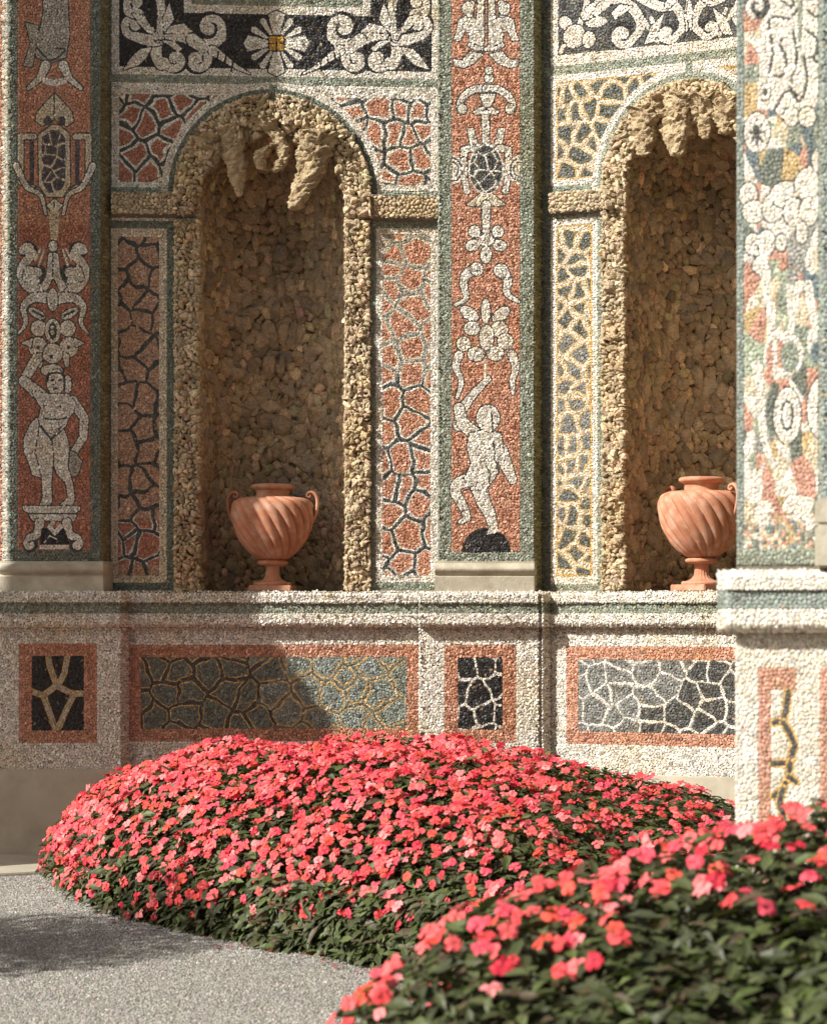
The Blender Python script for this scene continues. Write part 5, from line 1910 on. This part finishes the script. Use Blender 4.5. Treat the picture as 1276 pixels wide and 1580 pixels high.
# fallen petals on the gravel along the bed's edge
g = np.random.default_rng(77)
n = 150
k = g.integers(0, len(front) - 1, n); t = g.random(n)
fp = np.array(front)
base = fp[k] * (1 - t[:, None]) + fp[k + 1] * t[:, None]
x = base[:, 0] + g.normal(0, .07, n); y = base[:, 1] - np.abs(g.normal(0, .14, n)) - .02
an = g.uniform(0, 6.28, n)
sz = g.uniform(.008, .016, n)
q = np.array([(-1, -.6), (1, -.6), (.8, .7), (-.8, .7)])
co = np.zeros((n, 4, 3))
co[:, :, 0] = x[:, None] + sz[:, None] * (q[None, :, 0] * np.cos(an)[:, None] - q[None, :, 1] * np.sin(an)[:, None])
co[:, :, 1] = y[:, None] + sz[:, None] * (q[None, :, 0] * np.sin(an)[:, None] + q[None, :, 1] * np.cos(an)[:, None])
co[:, :, 2] = .011 + g.uniform(0, .006, (n, 4))
cc = np.where((g.random(n) < .6)[:, None], np.array([(.45, .06, .07)]), np.array([(.12, .08, .04)]))
o = link('petals', make_mesh('petals', co.reshape(-1, 3), np.arange(n * 4), 4, np.repeat(cc, 4, 0), False), M_PETAL, None, 'stuff')
o['label'] = 'fallen red petals scattered on the gravel beside the mound'

# ================================================================== BESIDE THE FRAME: what throws the shade on the left
# added pier, unseen left of the picture, sized and stepped to shade the left bay
tanaz = math.tan(SUN_AZ)
pb = LT.P_off(424., 0., 0.)
yp = -3.0
xr = pb.x + (yp - pb.y) * tanaz
pl = LT.P_off(17., 0., PIL)
xl = pl.x + (yp - pl.y) * tanaz
blocker = empty('shade_pier', 'added tall pier, unseen left of the picture, shaped to shade the left bay', 'pier', ((xl + xr) / 2, yp, 0))


def blocker_part(nm, x0, y0, z0, x1, y1, z1, mat):
    me = box_mesh(nm, x0 - (xl + xr) / 2, y0 - yp, z0, x1 - (xl + xr) / 2, y1 - yp, z1, .02)
    link(nm, me, mat, blocker)


blocker_part('pedestal', xl - .04, yp - .1, 0, xr - .35, yp + .05, 3.5, M_PLINTH)  # kept narrow so sun reaches the ground by the wall
blocker_part('shade_step', xl - .04, yp - .1, 3.5, xr + .12, yp + .05, 4.2, M_PLINTH)  # added step, wider to keep the plinth shaded
blocker_part('ledge', xl - .04, yp - .12, 4.2, xr + .22, yp + .05, 4.5, M_STONE)  # added steps from here up bulge the shadow edge on the dado
blocker_part('ledge', xl - .02, yp - .1, 4.5, xr + .13, yp + .04, 4.64, M_STONE)
blocker_part('ledge', xl - .01, yp - .08, 4.64, xr + .05, yp + .03, 4.78, M_STONE)
blocker_part('shaft', xl, yp - .05, 4.78, xr, yp + .0, 9.5, M_STONE)  # thin upright added for the straight shadow edge across the bay


def tree(name, label, x, y, zc, rad, n, seed):
    g = np.random.default_rng(seed)
    t = empty(name, label, 'tree', (x, y, 0))
    pts = [(0, 0, 0, .09), (.03, .02, zc * .5, .07), (-.02, .05, zc, .04), (.05, 0, zc + rad * .6, .015)]
    co, fi = [], []
    for k, (a, b, z_, r_) in enumerate(pts):
        for i in range(9):
            an = 2 * math.pi * i / 9
            co.append((a + r_ * math.cos(an), b + r_ * math.sin(an), z_))
    for k in range(3):
        for i in range(9):
            j = (i + 1) % 9
            fi += [k * 9 + i, k * 9 + j, (k + 1) * 9 + j, (k + 1) * 9 + i]
    link('trunk', make_mesh('trunk', np.array(co), np.array(fi), 4), noise_mat('bark', (.1, .075, .05), (.18, .14, .1), 20), t)
    d = g.normal(0, 1, (n, 3)); d /= np.linalg.norm(d, axis=1)[:, None]
    P = d * (g.random(n) ** .45)[:, None] * np.array((rad, rad, rad * .75)) + np.array((0, 0, zc))
    nrm = g.normal(0, 1, (n, 3)); nrm /= np.linalg.norm(nrm, axis=1)[:, None]
    X, Y = orient(nrm, g)
    s = g.uniform(.05, .1, n)
    tm = LTm[0]
    co = P[:, None] + s[:, None, None] * (X[:, None] * tm[None, :, 0:1] + Y[:, None] * tm[None, :, 1:2] * .7 + nrm[:, None] * tm[None, :, 2:3])
    idx = (LTm[1][None] + (np.arange(n) * 8)[:, None, None]).ravel()
    link('crown', make_mesh('crown', co.reshape(-1, 3), idx, 3, np.repeat(LCOLS[g.integers(0, 5, n)], 8, 0), False), M_LEAF, t)


sx_, sy_ = G(-20, 1458)
kz = 2.6 / math.tan(SUN_EL)
tree('garden_tree', 'small leafy tree left of the picture throwing feathery shade on the gravel', sx_ - kz * math.sin(SUN_AZ), sy_ - kz * math.cos(SUN_AZ), 2.6, .95, 9000, 61)
